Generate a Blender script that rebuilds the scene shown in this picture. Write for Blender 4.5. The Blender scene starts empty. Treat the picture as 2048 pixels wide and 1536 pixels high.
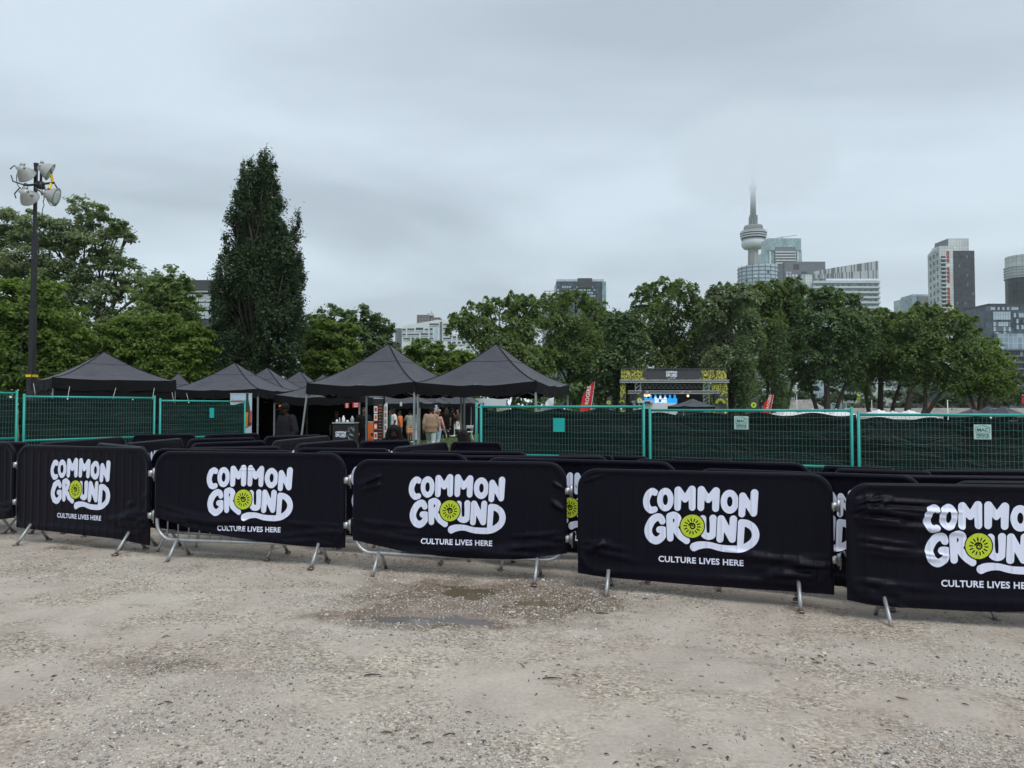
import bpy, math, random
import numpy as np
from mathutils import Vector, Matrix
R = math.radians
sc = bpy.context.scene
rng = np.random.default_rng(7)
random.seed(7)

# ---------------------------------------------------------------- camera, sky, sun, exposure
F = 1500.0; CAMH = 1.64; PITCH = math.atan(47 / F)
cd = bpy.data.cameras.new('camera'); cam = bpy.data.objects.new('camera', cd)
sc.collection.objects.link(cam); sc.camera = cam
cd.sensor_fit = 'HORIZONTAL'; cd.sensor_width = 36.0; cd.lens = F / 2048 * 36
cd.clip_start = 0.05; cd.clip_end = 12000
cam.location = (0, 0, CAMH); cam.rotation_euler = (R(90) + PITCH, 0, 0)

sc.view_settings.view_transform = 'Standard'; sc.view_settings.look = 'None'
sc.view_settings.exposure = 0.5; sc.view_settings.gamma = 1.0
sc.cycles.use_denoising = True
sc.cycles.max_bounces = 10; sc.cycles.diffuse_bounces = 6; sc.cycles.glossy_bounces = 3
sc.cycles.transmission_bounces = 6; sc.cycles.transparent_max_bounces = 12; sc.cycles.volume_bounces = 6
sc.cycles.caustics_reflective = False; sc.cycles.caustics_refractive = False

SUN_EL, SUN_ROT = R(58), R(150)
world = bpy.data.worlds.new('World'); sc.world = world; world.use_nodes = True
wt = world.node_tree; wt.nodes.clear()
def WN(t, **kw):
    n = wt.nodes.new(t)
    for k, v in kw.items(): setattr(n, k, v)
    return n
wl = wt.links.new
wout = WN('ShaderNodeOutputWorld'); wbg = WN('ShaderNodeBackground'); wbg.inputs[1].default_value = 0.1
sky = WN('ShaderNodeTexSky', sky_type='NISHITA', sun_disc=False, sun_elevation=SUN_EL, sun_rotation=SUN_ROT)
tc = WN('ShaderNodeTexCoord'); sep = WN('ShaderNodeSeparateXYZ'); wl(tc.outputs['Generated'], sep.inputs[0])
def M(op, a, b=None, c=None):
    n = WN('ShaderNodeMath', operation=op)
    for i, v in enumerate((a, b, c)):
        if v is None: continue
        if isinstance(v, (int, float)): n.inputs[i].default_value = v
        else: wl(v, n.inputs[i])
    return n.outputs[0]
zc = M('ADD', M('MAXIMUM', sep.outputs[2], 0.0), 0.22)
comb = WN('ShaderNodeCombineXYZ')
wl(M('DIVIDE', sep.outputs[0], zc), comb.inputs[0]); wl(M('DIVIDE', sep.outputs[1], zc), comb.inputs[1])
n1 = WN('ShaderNodeTexNoise'); n1.inputs['Scale'].default_value = 0.85; n1.inputs['Detail'].default_value = 5; n1.inputs['Roughness'].default_value = 0.5
n1.inputs['Distortion'].default_value = 0.35
mp = WN('ShaderNodeMapping'); mp.inputs['Location'].default_value = (3.1, 0.6, 0); mp.inputs['Scale'].default_value = (0.8, 1.15, 1)
wl(comb.outputs[0], mp.inputs[0]); wl(mp.outputs[0], n1.inputs['Vector'])
ramp = WN('ShaderNodeValToRGB')
ramp.color_ramp.elements[0].position = 0.38; ramp.color_ramp.elements[0].color = (3.55, 4.22, 4.80, 1)
ramp.color_ramp.elements[1].position = 0.60; ramp.color_ramp.elements[1].color = (5.25, 6.12, 6.85, 1)
wl(n1.outputs['Fac'], ramp.inputs[0])
# overcast sheets look brighter low over the horizon
hz = M('MULTIPLY_ADD', M('POWER', M('SUBTRACT', 1.0, M('MAXIMUM', sep.outputs[2], 0.0)), 6.0), 0.16, 0.94)
vm = WN('ShaderNodeVectorMath', operation='SCALE'); wl(ramp.outputs[0], vm.inputs[0]); wl(hz, vm.inputs['Scale'])
mixc = WN('ShaderNodeMix', data_type='RGBA'); mixc.inputs[0].default_value = 0.95
wl(sky.outputs[0], mixc.inputs[6]); wl(vm.outputs[0], mixc.inputs[7])
wl(mixc.outputs[2], wbg.inputs[0]); wl(wbg.outputs[0], wout.inputs[0])

sl = bpy.data.lights.new('sun', 'SUN'); sl.energy = 1.4; sl.angle = R(35); sl.color = (1.0, 0.97, 0.93)
so = bpy.data.objects.new('sun', sl); sc.collection.objects.link(so)
# nishita: rotation measured from +Y clockwise seen from above
sdir = Vector((math.sin(SUN_ROT) * math.cos(SUN_EL), math.cos(SUN_ROT) * math.cos(SUN_EL), math.sin(SUN_EL)))
so.rotation_euler = sdir.to_track_quat('Z', 'Y').to_euler()

# ---------------------------------------------------------------- helpers
def ray(px, py):
    a = (px - 1024) / F; b = (768 - py) / F
    return np.array([a, math.cos(PITCH) - b * math.sin(PITCH), math.sin(PITCH) + b * math.cos(PITCH)])
def P(px, py, d):
    v = ray(px, py); s = d / v[1]
    return Vector((v[0] * s, d, CAMH + v[2] * s))
def pxm(d): return F / d
_gx = np.array([-60, -14, -9, -5.6, -3.7, -1.6, .5, 2.6, 4.8, 7, 12, 60])
_gz = np.array([.13, .14, .14, .115, .10, .062, .018, -.036, -.075, -.22, -.31, -.34])
def ss(a, b, x):
    t = np.clip((np.asarray(x, float) - a) / (b - a), 0, 1); return t * t * (3 - 2 * t)
def vnoise(x, y, s, seed):
    r = np.random.default_rng(seed); T = r.random((64, 64)); x = x * s + 17.3; y = y * s + 9.1
    i = np.floor(x).astype(int); j = np.floor(y).astype(int); u = x - i; w = y - j; u = u * u * (3 - 2 * u); w = w * w * (3 - 2 * w)
    a = T[i % 64, j % 64]; b = T[(i + 1) % 64, j % 64]; c = T[i % 64, (j + 1) % 64]; d = T[(i + 1) % 64, (j + 1) % 64]
    return (a * (1 - u) + b * u) * (1 - w) + (c * (1 - u) + d * u) * w
PUD = [(-.40, 6.55, .34, .26, .020), (.15, 6.25, .30, .16, .013), (-.78, 5.72, .42, .14, .017), (-.30, 5.68, .20, .08, .012), (.35, 6.75, .3, .14, .010), (-.9, 6.9, .3, .12, .009)]
def hollow(x, y):
    h = 0.0
    for cx, cy, rx, ry, a in PUD: h = h + a * np.exp(-((x - cx) / rx) ** 2 - ((y - cy) / ry) ** 2)
    m = np.exp(-((x + .2) / 1.5) ** 4 - ((y - 6.2) / 1.0) ** 4)
    return -h + m * (.016 * (vnoise(x, y, 7, 21) - .5) + .010 * (vnoise(x, y, 19, 22) - .5))
def gz(x, y):
    x = np.asarray(x, float); y = np.asarray(y, float)
    n = (np.interp(x - .5, _gx, _gz) + 2 * np.interp(x, _gx, _gz) + np.interp(x + .5, _gx, _gz)) / 4
    n = n * ss(0.5, 4, y)
    far = -0.2 * ss(18, 45, y) - 2.4 * ss(58, 110, y)
    w = ss(11, 18, y)
    und = .010 * np.sin(x * 1.7 + .6 * np.sin(y * 1.3)) * np.sin(y * 1.9 + .5) + .006 * np.sin(x * 4.1 + y * 2.3) * np.sin(y * 5.2 - x)
    return n * (1 - w) + far * w + und * (1 - w) + hollow(x, y)
def G(x, y): return float(gz(x, y))

class MB:
    """collects geometry of one mesh"""
    def __init__(s): s.v = []; s.f = []; s.m = []; s.n = 0
    def add(s, vs, fs, mi=0):
        vs = [tuple(map(float, q)) for q in vs]; o = s.n
        s.v += vs; s.n += len(vs)
        s.f += [tuple(int(i) + o for i in f) for f in fs]; s.m += [mi] * len(fs)
        return s
    def box(s, c, d, rot=None, mi=0):
        c = Vector(c); h = [x / 2 for x in d]
        vs = [Vector((sx * h[0], sy * h[1], sz * h[2])) for sx in (-1, 1) for sy in (-1, 1) for sz in (-1, 1)]
        if rot is not None: vs = [rot @ v for v in vs]
        return s.add([v + c for v in vs], [(0, 1, 3, 2), (4, 6, 7, 5), (0, 4, 5, 1), (2, 3, 7, 6), (0, 2, 6, 4), (1, 5, 7, 3)], mi)
    def tube(s, pts, r, n=8, mi=0, close=False, cap=True):
        pts = [Vector(p) for p in pts]; k = len(pts)
        rs = list(r) if hasattr(r, '__len__') else [r] * k
        vs = []; up = None
        for i, p in enumerate(pts):
            a = pts[(i - 1) % k] if (close or i > 0) else p
            b = pts[(i + 1) % k] if (close or i < k - 1) else p
            t = (b - a).normalized()
            if up is None:
                up = Vector((0, 0, 1)) if abs(t.z) < .9 else Vector((1, 0, 0))
            x = up.cross(t)
            if x.length < 1e-4: x = Vector((0, 1, 0)).cross(t)
            x.normalize(); y = t.cross(x); up = y
            vs += [p + (x * math.cos(2 * math.pi * j / n) + y * math.sin(2 * math.pi * j / n)) * rs[i] for j in range(n)]
        fs = []
        for i in range(k if close else k - 1):
            i2 = (i + 1) % k
            for j in range(n):
                j2 = (j + 1) % n
                fs.append((i * n + j, i * n + j2, i2 * n + j2, i2 * n + j))
        if cap and not close:
            fs.append(tuple(range(n))[::-1]); fs.append(tuple((k - 1) * n + j for j in range(n)))
        return s.add(vs, fs, mi)
    def lathe(s, prof, n=20, mi=0, mat=None):
        vs = []
        for (r, z) in prof:
            vs += [Vector((r * math.cos(2 * math.pi * j / n), r * math.sin(2 * math.pi * j / n), z)) for j in range(n)]
        if mat is not None: vs = [mat @ v for v in vs]
        fs = [(i * n + j, i * n + (j + 1) % n, (i + 1) * n + (j + 1) % n, (i + 1) * n + j) for i in range(len(prof) - 1) for j in range(n)]
        fs.append(tuple(range(n))[::-1]); fs.append(tuple((len(prof) - 1) * n + j for j in range(n)))
        return s.add(vs, fs, mi)
    def ball(s, c, r, nu=10, nv=7, mi=0, rot=None):
        rr = r if hasattr(r, '__len__') else (r, r, r); c = Vector(c)
        vs = [Vector((0, 0, -rr[2]))]
        for i in range(1, nv):
            a = -math.pi / 2 + math.pi * i / nv
            for j in range(nu):
                b = 2 * math.pi * j / nu
                vs.append(Vector((rr[0] * math.cos(a) * math.cos(b), rr[1] * math.cos(a) * math.sin(b), rr[2] * math.sin(a))))
        vs.append(Vector((0, 0, rr[2])))
        if rot is not None: vs = [rot @ v for v in vs]
        vs = [v + c for v in vs]; fs = []
        for j in range(nu): fs.append((0, 1 + (j + 1) % nu, 1 + j))
        for i in range(nv - 2):
            for j in range(nu):
                a = 1 + i * nu + j; b = 1 + i * nu + (j + 1) % nu
                fs.append((a, b, b + nu, a + nu))
        e = len(vs) - 1; o = 1 + (nv - 2) * nu
        for j in range(nu): fs.append((o + j, o + (j + 1) % nu, e))
        return s.add(vs, fs, mi)
    def capsule(s, a, b, ra, rb, n=10, mi=0):
        a = Vector(a); b = Vector(b); d = (b - a); L = d.length
        if L < 1e-5: return s.ball(a, ra, mi=mi)
        t = d / L; pts = []; rs = []
        for q in (-1, -.8, -.45): pts.append(a + t * ra * q); rs.append(ra * math.sqrt(max(1e-4, 1 - q * q)) + 1e-4)
        for q in (0, .33, .66, 1): pts.append(a + d * q); rs.append(ra + (rb - ra) * q)
        for q in (.45, .8, 1): pts.append(b + t * rb * q); rs.append(rb * math.sqrt(max(1e-4, 1 - q * q)) + 1e-4)
        return s.tube(pts, rs, n, mi)
    def loft(s, rings, n=18, rot=None, mi=0):
        vs = []
        for c, rx, ry in rings:
            for j in range(n):
                a = 2 * math.pi * j / n; ca, sa = math.cos(a), math.sin(a)
                q = Vector((rx * math.copysign(abs(ca) ** .85, ca), ry * math.copysign(abs(sa) ** .85, sa), 0))
                vs.append((rot @ q if rot is not None else q) + Vector(c))
        k = len(rings)
        fs = [(i * n + j, i * n + (j + 1) % n, (i + 1) * n + (j + 1) % n, (i + 1) * n + j) for i in range(k - 1) for j in range(n)]
        fs += [tuple(range(n))[::-1], tuple((k - 1) * n + j for j in range(n))]
        return s.add(vs, fs, mi)
    def grid(s, pts, nu, nv, mi=0):
        return s.add(pts, [(i * nv + j, (i + 1) * nv + j, (i + 1) * nv + j + 1, i * nv + j + 1) for i in range(nu - 1) for j in range(nv - 1)], mi)
    def prism(s, poly, y0, y1, mi=0):
        """poly in (x,z), extruded along y"""
        k = len(poly)
        vs = [(p[0], y0, p[1]) for p in poly] + [(p[0], y1, p[1]) for p in poly]
        fs = [tuple(range(k)), tuple(range(2 * k - 1, k - 1, -1))] + [(i, i + k, (i + 1) % k + k, (i + 1) % k) for i in range(k)]
        return s.add(vs, fs, mi)
    def mesh(s, name, mats, smooth=False):
        me = bpy.data.meshes.new(name)
        me.from_pydata(s.v, [], s.f)
        for m in (mats if isinstance(mats, (list, tuple)) else [mats]): me.materials.append(m)
        if any(s.m): me.polygons.foreach_set('material_index', s.m)
        if smooth: me.polygons.foreach_set('use_smooth', [True] * len(s.f))
        me.update(); return me
    def build(s, name, mats, parent=None, smooth=False, loc=None):
        return link(name, s.mesh(name, mats, smooth), parent, loc)

def link(name, data, parent=None, loc=None):
    o = bpy.data.objects.new(name, data); sc.collection.objects.link(o)
    if parent is not None: o.parent = parent
    if loc is not None: o.location = loc
    return o
def tag(o, label=None, cat=None, group=None, kind=None):
    if label: o['label'] = label
    if cat: o['category'] = cat
    if group: o['group'] = group
    if kind: o['kind'] = kind
    return o
def empty(name, loc, rz=0.0, label=None, cat=None, group=None):
    o = bpy.data.objects.new(name, None); sc.collection.objects.link(o)
    o.empty_display_size = .2; o.location = loc; o.rotation_euler = (0, 0, rz)
    return tag(o, label, cat, group)
def copy_tree(o, parent=None):
    c = o.copy(); sc.collection.objects.link(c)
    if parent is not None: c.parent = parent
    for ch in list(o.children): copy_tree(ch, c)
    return c
def np_mesh(name, co, quads, mats, smooth=False, nv=4, midx=None):
    me = bpy.data.meshes.new(name); n = len(co); k = len(quads)
    me.vertices.add(n); me.vertices.foreach_set('co', np.ascontiguousarray(co, np.float32).ravel())
    me.loops.add(k * nv); me.loops.foreach_set('vertex_index', np.ascontiguousarray(quads, np.int32).ravel())
    me.polygons.add(k); me.polygons.foreach_set('loop_start', np.arange(0, k * nv, nv, dtype=np.int32))
    try: me.polygons.foreach_set('loop_total', np.full(k, nv, np.int32))
    except Exception: pass
    for m in (mats if isinstance(mats, (list, tuple)) else [mats]): me.materials.append(m)
    if midx is not None: me.polygons.foreach_set('material_index', np.ascontiguousarray(midx, np.int32))
    if smooth: me.polygons.foreach_set('use_smooth', np.ones(k, bool))
    me.update(calc_edges=True); me.validate(); return me

# ---------------------------------------------------------------- materials
class NT:
    def __init__(s, name):
        s.m = bpy.data.materials.new(name); s.m.use_nodes = True
        s.t = s.m.node_tree; s.b = s.t.nodes['Principled BSDF']; s.out = s.t.nodes['Material Output']
        s.tc = s.t.nodes.new('ShaderNodeTexCoord')
    def n(s, t, ins=None, **kw):
        nd = s.t.nodes.new(t)
        for k, v in kw.items(): setattr(nd, k, v)
        for k, v in (ins or {}).items(): s.set(nd.inputs[k], v)
        return nd
    def set(s, sock, v):
        if hasattr(v, 'is_linked') or hasattr(v, 'links'): s.t.links.new(v, sock)
        else:
            if sock.type == 'RGBA' and len(v) == 3: v = (*v, 1)
            sock.default_value = v
    def math(s, op, a, b=None, c=None, clamp=False):
        nd = s.t.nodes.new('ShaderNodeMath'); nd.operation = op; nd.use_clamp = clamp
        for i, v in enumerate((a, b, c)):
            if v is not None: s.set(nd.inputs[i], v)
        return nd.outputs[0]
    def noise(s, scale, detail=3, rough=.5, vec=None, dist=0):
        return s.n('ShaderNodeTexNoise', {'Scale': scale, 'Detail': detail, 'Roughness': rough, 'Distortion': dist, 'Vector': vec or s.tc.outputs['Object']}).outputs['Fac']
    def ramp(s, fac, stops):
        nd = s.n('ShaderNodeValToRGB', {0: fac}); e = nd.color_ramp.elements
        while len(e) < len(stops): e.new(.5)
        for q, (p, c) in zip(e, stops):
            q.position = p; q.color = (*c, 1) if hasattr(c, '__len__') else (c, c, c, 1)
        return nd.outputs[0]
    def mix(s, fac, a, b, mode='MIX'):
        nd = s.n('ShaderNodeMix', data_type='RGBA', blend_type=mode)
        s.set(nd.inputs[0], fac); s.set(nd.inputs[6], a); s.set(nd.inputs[7], b); return nd.outputs[2]
    def bump(s, h, strength=.3, dist=.01, normal=None):
        nd = s.n('ShaderNodeBump', {'Strength': strength, 'Distance': dist, 'Height': h})
        if normal is not None: s.set(nd.inputs['Normal'], normal)
        return nd.outputs[0]
    def base(s, v): s.set(s.b.inputs['Base Color'], v)
    def rough(s, v): s.set(s.b.inputs['Roughness'], v)
    def norm(s, v): s.set(s.b.inputs['Normal'], v)

def mat(name, col, rough=.6, metal=0., var=.12, scale=6., bump=0., bscale=40., spec=None, sheen=0.):
    t = NT(name)
    if var:
        f = t.noise(scale, 4, .6)
        t.base(t.ramp(f, [(.3, tuple(c * (1 - var) for c in col)), (.7, tuple(min(1, c * (1 + var)) for c in col))]))
    else: t.base(col)
    t.rough(rough); t.b.inputs['Metallic'].default_value = metal
    if bump: t.norm(t.bump(t.noise(bscale, 3), bump))
    if spec is not None: t.b.inputs['Specular IOR Level'].default_value = spec
    if sheen:
        t.b.inputs['Sheen Weight'].default_value = sheen; t.b.inputs['Sheen Roughness'].default_value = .35
    return t.m

MT = {}
MT['galv'] = mat('galvanised_steel', (.42, .44, .45), .42, .75, .2, 14)
MT['teal'] = mat('teal_powder_coat', (.013, .33, .285), .4, 0, .1, 3)
MT['wire'] = mat('teal_wire', (.055, .22, .18), .45, 0, .1, 3)
MT['plaque'] = mat('teal_plaque', (.01, .42, .38), .45, 0, .05)
MT['sign'] = mat('sign_pale_green', (.42, .62, .58), .5, 0, .06)
MT['signink'] = mat('sign_dark_ink', (.03, .12, .11), .6, 0, 0)
MT['black'] = mat('black_plastic', (.012, .012, .013), .5)
MT['mast'] = mat('mast_black_paint', (.016, .017, .019), .45, .1, .2, 8)
MT['yellow'] = mat('yellow_tape', (.75, .52, .01), .5)
MT['white'] = mat('white_paint', (.78, .79, .8), .5, 0, .05)
MT['tie'] = mat('white_tie', (.75, .76, .74), .5, 0, .05)
MT['red'] = mat('red_cloth', (.55, .015, .02), .6, 0, .1)
MT['legm'] = mat('tent_leg_steel', (.33, .36, .37), .45, .5, .1)
MT['alu'] = mat('aluminium_truss', (.55, .57, .58), .4, .6, .1)
MT['orange'] = mat('orange_print', (.75, .16, .03), .6, 0, .25, 20)
MT['logow'] = mat('print_white', (.74, .78, .95), .7, 0, .03, 9)
MT['logog'] = mat('print_lime', (.50, .62, .03), .7, 0, .04, 9)

def fabric_mat(name, col, bars=True):
    t = NT(name)
    v = t.n('ShaderNodeMapping', {'Vector': t.tc.outputs['Object'], 'Scale': (1.2, 1.2, 5)}).outputs[0]
    a = t.noise(2.2, 4, .55, v)
    t.base(t.ramp(a, [(.3, tuple(c * .85 for c in col)), (.75, tuple(c * 1.2 for c in col))]))
    t.rough(.42); t.b.inputs['Specular IOR Level'].default_value = .13
    t.b.inputs['Sheen Weight'].default_value = .4; t.b.inputs['Sheen Roughness'].default_value = .2; t.set(t.b.inputs['Sheen Tint'], (.9, .86, 1.0))
    w = t.noise(6, 3, .5, v)
    nb = t.bump(w, .12, .02)
    t.norm(t.bump(t.noise(420, 2), .12, .002, nb))
    return t.m
MT['cover'] = fabric_mat('stretch_cover_black', (.0036, .0031, .0088))
def tent_mat():
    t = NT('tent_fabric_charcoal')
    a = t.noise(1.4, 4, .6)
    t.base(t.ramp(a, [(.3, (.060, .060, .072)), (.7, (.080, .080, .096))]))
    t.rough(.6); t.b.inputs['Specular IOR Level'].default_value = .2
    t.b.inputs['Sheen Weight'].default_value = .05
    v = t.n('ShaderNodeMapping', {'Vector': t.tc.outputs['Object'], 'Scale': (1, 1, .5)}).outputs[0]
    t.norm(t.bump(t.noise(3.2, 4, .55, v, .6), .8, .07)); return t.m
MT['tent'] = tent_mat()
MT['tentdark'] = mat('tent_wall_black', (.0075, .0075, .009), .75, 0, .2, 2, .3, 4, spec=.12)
def screen_mat():
    t = NT('windscreen_cloth')
    v = t.n('ShaderNodeMapping', {'Vector': t.tc.outputs['Object'], 'Scale': (1, 1, 3.2)}).outputs[0]
    a = t.noise(1.3, 4, .6, v, 1.2)
    t.base(t.ramp(a, [(.35, (.0015, .0045, .004)), (.6, (.003, .009, .008)), (.8, (.007, .02, .019))]))  # wrinkle shading and sheen bands put into the cloth colour, following the bump
    t.rough(.5); t.b.inputs['Specular IOR Level'].default_value = .26; t.norm(t.bump(a, .9, .10)); return t.m
MT['screen'] = screen_mat()

def text2d(s, size, bold=0.0, spacing=1.0):
    cu = bpy.data.curves.new('lettering', 'FONT'); cu.body = s; cu.size = size; cu.align_x = 'CENTER'; cu.align_y = 'CENTER'
    cu.offset = bold; cu.space_character = spacing; cu.resolution_u = 3; cu.dimensions = '2D'; cu.fill_mode = 'FRONT'
    o = bpy.data.objects.new('lettering', cu); sc.collection.objects.link(o)
    dg = bpy.context.evaluated_depsgraph_get(); me = o.evaluated_get(dg).to_mesh()
    v = np.array([tuple(q.co)[:2] for q in me.vertices]); f = [tuple(p.vertices) for p in me.polygons]
    o.evaluated_get(dg).to_mesh_clear(); bpy.data.objects.remove(o); bpy.data.curves.remove(cu)
    return v, f

# ---------------------------------------------------------------- the bubble lettering, drawn as distance fields
def seg_sdf(X, Y, a, b, ra, rb):
    ax, ay = a; bx, by = b; dx, dy = bx - ax, by - ay; L = dx * dx + dy * dy + 1e-9
    t = np.clip(((X - ax) * dx + (Y - ay) * dy) / L, 0, 1)
    return np.hypot(X - ax - t * dx, Y - ay - t * dy) - (ra + (rb - ra) * t)
def smooth_path(pts, k=4):
    pts = [np.array(p, float) for p in pts]
    if len(pts) < 3: return pts
    out = []
    for i in range(len(pts) - 1):
        p0 = pts[max(0, i - 1)]; p1 = pts[i]; p2 = pts[i + 1]; p3 = pts[min(len(pts) - 1, i + 2)]
        for j in range(k):
            t = j / k
            out.append(.5 * ((2 * p1) + (p2 - p0) * t + (2 * p0 - 5 * p1 + 4 * p2 - p3) * t * t + (3 * p1 - p0 - 3 * p2 + p3) * t ** 3))
    out.append(pts[-1]); return out
def stroke(X, Y, pts, r, smooth=True):
    rs = r if hasattr(r, '__len__') else [r] * len(pts)
    q = [(p[0], p[1], rr) for p, rr in zip(pts, rs)]
    q = smooth_path(q) if smooth else [np.array(z, float) for z in q]
    d = np.full(X.shape, 1e6)
    for a, b in zip(q[:-1], q[1:]): d = np.minimum(d, seg_sdf(X, Y, a[:2], b[:2], a[2], b[2]))
    return d
def ell(X, Y, cx, cy, rx, ry):
    k = np.hypot((X - cx) / rx, (Y - cy) / ry); g = np.hypot((X - cx) / rx ** 2, (Y - cy) / ry ** 2) + 1e-9
    return k * (k - 1) / g
def marching(D, X, Y, run=6):
    """filled region D<0 on a grid -> 2-D verts, faces"""
    V = []; Fc = []; idx = {}
    def vid(p):
        k = (round(p[0], 3), round(p[1], 3))
        if k not in idx: idx[k] = len(V); V.append(k)
        return idx[k]
    ny, nx = D.shape; ins = D < 0
    for j in range(ny - 1):
        i = 0
        while i < nx - 1:
            c = ins[j, i] + ins[j, i + 1] + ins[j + 1, i] + ins[j + 1, i + 1]
            if c == 0: i += 1; continue
            if c == 4:
                k = i + 1
                while k < nx - 1 and k - i < run and ins[j, k + 1] and ins[j + 1, k + 1]: k += 1
                top = [vid((X[j, m], Y[j, m])) for m in range(i, k + 1)]; bot = [vid((X[j + 1, m], Y[j + 1, m])) for m in range(k, i - 1, -1)]
                Fc.append(tuple(top + bot)) if False else Fc.append((top[0], top[-1], bot[0], bot[-1]))
                i = k; continue
            cor = [(j, i), (j, i + 1), (j + 1, i + 1), (j + 1, i)]; poly = []
            for a in range(4):
                p, q = cor[a], cor[(a + 1) % 4]; dp, dq = D[p], D[q]
                if dp < 0: poly.append(vid((X[p], Y[p])))
                if (dp < 0) != (dq < 0):
                    t = dp / (dp - dq); poly.append(vid((X[p] + (X[q] - X[p]) * t, Y[p] + (Y[q] - Y[p]) * t)))
            poly = [p for n_, p in enumerate(poly) if p != poly[n_ - 1]]
            if len(poly) >= 3: Fc.append(tuple(poly))
            i += 1
    return np.array(V), Fc
def make_logo(h, gap=13):
    X, Y = np.meshgrid(np.arange(130, 1910, h), np.arange(90, 1120, h))
    Yt = Y + .045 * (X - 1020)     # undo the slope the strokes were read with
    Y0, Y = Y, Yt
    S = lambda pts, r, sm=True: stroke(X, Y, pts, r, sm)
    L = []
    L.append(S([(345, 220), (300, 200), (242, 245), (210, 340), (228, 430), (280, 478), (338, 468)], [48, 50, 52, 52, 52, 50, 46]))
    L.append(np.maximum(ell(X, Y, 502, 325, 126, 172), -ell(X, Y, 502, 328, 38, 78)))
    L.append(np.minimum.reduce([S([(685, 445), (695, 190)], [50, 54], False), S([(697, 190), (800, 325)], [54, 48], False), S([(800, 325), (903, 184)], [48, 56], False), S([(905, 184), (906, 445)], [56, 50], False)]))
    L.append(np.minimum.reduce([S([(1033, 450), (1043, 190)], [50, 54], False), S([(1045, 190), (1145, 335)], [54, 48], False), S([(1145, 335), (1260, 214)], [48, 56], False), S([(1262, 214), (1252, 465)], [56, 50], False)]))
    L.append(np.maximum(ell(X, Y, 1459, 370, 132, 172), -ell(X, Y, 1461, 368, 40, 73)))
    L.append(np.minimum.reduce([S([(1634, 548), (1650, 292)], [49, 52], False), S([(1650, 292), (1802, 530)], [52, 50], False), S([(1820, 252), (1803, 535)], [56, 52], False)]))
    L.append(S([(452, 642), (424, 592), (366, 586), (292, 640), (236, 760), (262, 868), (345, 928), (424, 896), (470, 828), (468, 770), (408, 768)], [50, 54, 56, 58, 58, 58, 57, 54, 52, 52, 50]))
    L.append(np.minimum.reduce([S([(572, 892), (562, 575)], [50, 50], False), S([(564, 572), (632, 556), (688, 598), (680, 668), (622, 728), (572, 742)], [50, 52, 52, 50, 48, 48]), S([(632, 735), (718, 852), (818, 930)], [50, 52, 50])]))
    L.append(S([(1062, 612), (1062, 740), (1082, 838), (1150, 868), (1205, 838), (1217, 725), (1214, 608)], [52, 52, 50, 50, 52, 52, 54]))
    L.append(np.minimum.reduce([S([(1312, 908), (1332, 616)], [51, 54], False), S([(1333, 616), (1490, 908)], [54, 52], False), S([(1512, 622), (1492, 908)], [54, 52], False)]))
    L.append(np.minimum(S([(1628, 672), (1606, 1010)], [50, 46], False), S([(1628, 672), (1720, 690), (1800, 752), (1830, 850), (1795, 945), (1700, 1015), (1600, 1046), (1450, 1048), (1300, 1030), (1150, 992), (1010, 996), (930, 1020)], [50, 52, 53, 54, 54, 52, 50, 49, 47, 45, 56, 62])))
    sun = ell(X, Y, 903, 718, 176, 168)
    D = np.full(X.shape, 1e6)
    for i, d in enumerate(L):
        for j in range(i + 1, len(L)): d = np.maximum(d, -(L[j] - gap))
        D = np.minimum(D, np.maximum(d, -(sun - 16)))
    hole = np.full(X.shape, 1e6)
    for k in range(14):
        a = 2 * math.pi * k / 14 + .1
        hole = np.minimum(hole, seg_sdf(X, Y, (903 + 82 * math.cos(a), 722 + 76 * math.sin(a)), (903 + 122 * math.cos(a), 722 + 112 * math.sin(a)), 9, 9))
    sp = [(903 + (12 + 40 * t) * math.cos(.4 - 9.4 * t), 722 + (12 + 38 * t) * math.sin(.4 - 9.4 * t)) for t in np.linspace(0, 1, 30)]
    hole = np.minimum(hole, stroke(X, Y, sp, list(np.linspace(7, 13, 30)), False))
    Dg = np.maximum(sun, -hole)
    sc_ = .96 / 1730; out = []
    for d in (D, Dg):
        v, f = marching(d, X.astype(float), Y0.astype(float))
        v = np.stack([(v[:, 0] - 1020) * sc_, -(v[:, 1] - 640) * sc_], 1); out.append((v, f))
    return out
LOGO = make_logo(7.0); LOGO_LO = make_logo(18.0, 10)
def fine_text(v, f, m):
    import bmesh
    bm = bmesh.new(); q = [bm.verts.new((p[0], p[1], 0)) for p in v]
    for t in f:
        try: bm.faces.new([q[i] for i in t])
        except ValueError: pass
    bmesh.ops.triangulate(bm, faces=bm.faces[:])
    for _ in range(4):
        e = [x for x in bm.edges if x.calc_length() > m]
        if not e: break
        bmesh.ops.subdivide_edges(bm, edges=e, cuts=1); bmesh.ops.triangulate(bm, faces=[x for x in bm.faces if len(x.verts) > 3])
    bm.verts.index_update(); V = np.array([tuple(x.co)[:2] for x in bm.verts]); Fs = [tuple(x.index for x in t.verts) for t in bm.faces]; bm.free(); return V, Fs
TAGL = fine_text(*text2d('CULTURE LIVES HERE', .0945, .0026, 1.05), .013)
def add_logo(mb, fn, scale=1., lo=False, mi=(1, 2), tagline=True):
    """fn(u,z) -> point; logo centred on (0,0)"""
    for (v, f), m in zip(LOGO_LO if lo else LOGO, mi):
        mb.add([fn(x * scale, z * 1.06 * scale) for x, z in v], [q[::-1] for q in f], m)
    if tagline:
        v, f = TAGL
        w = v[:, 0].max() - v[:, 0].min(); k = .70 / w
        mb.add([tuple(np.array(fn(x * k * scale, (z * k - .345) * scale)) - (0, .0055 * scale, 0)) for x, z in v], f, mi[0])
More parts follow.
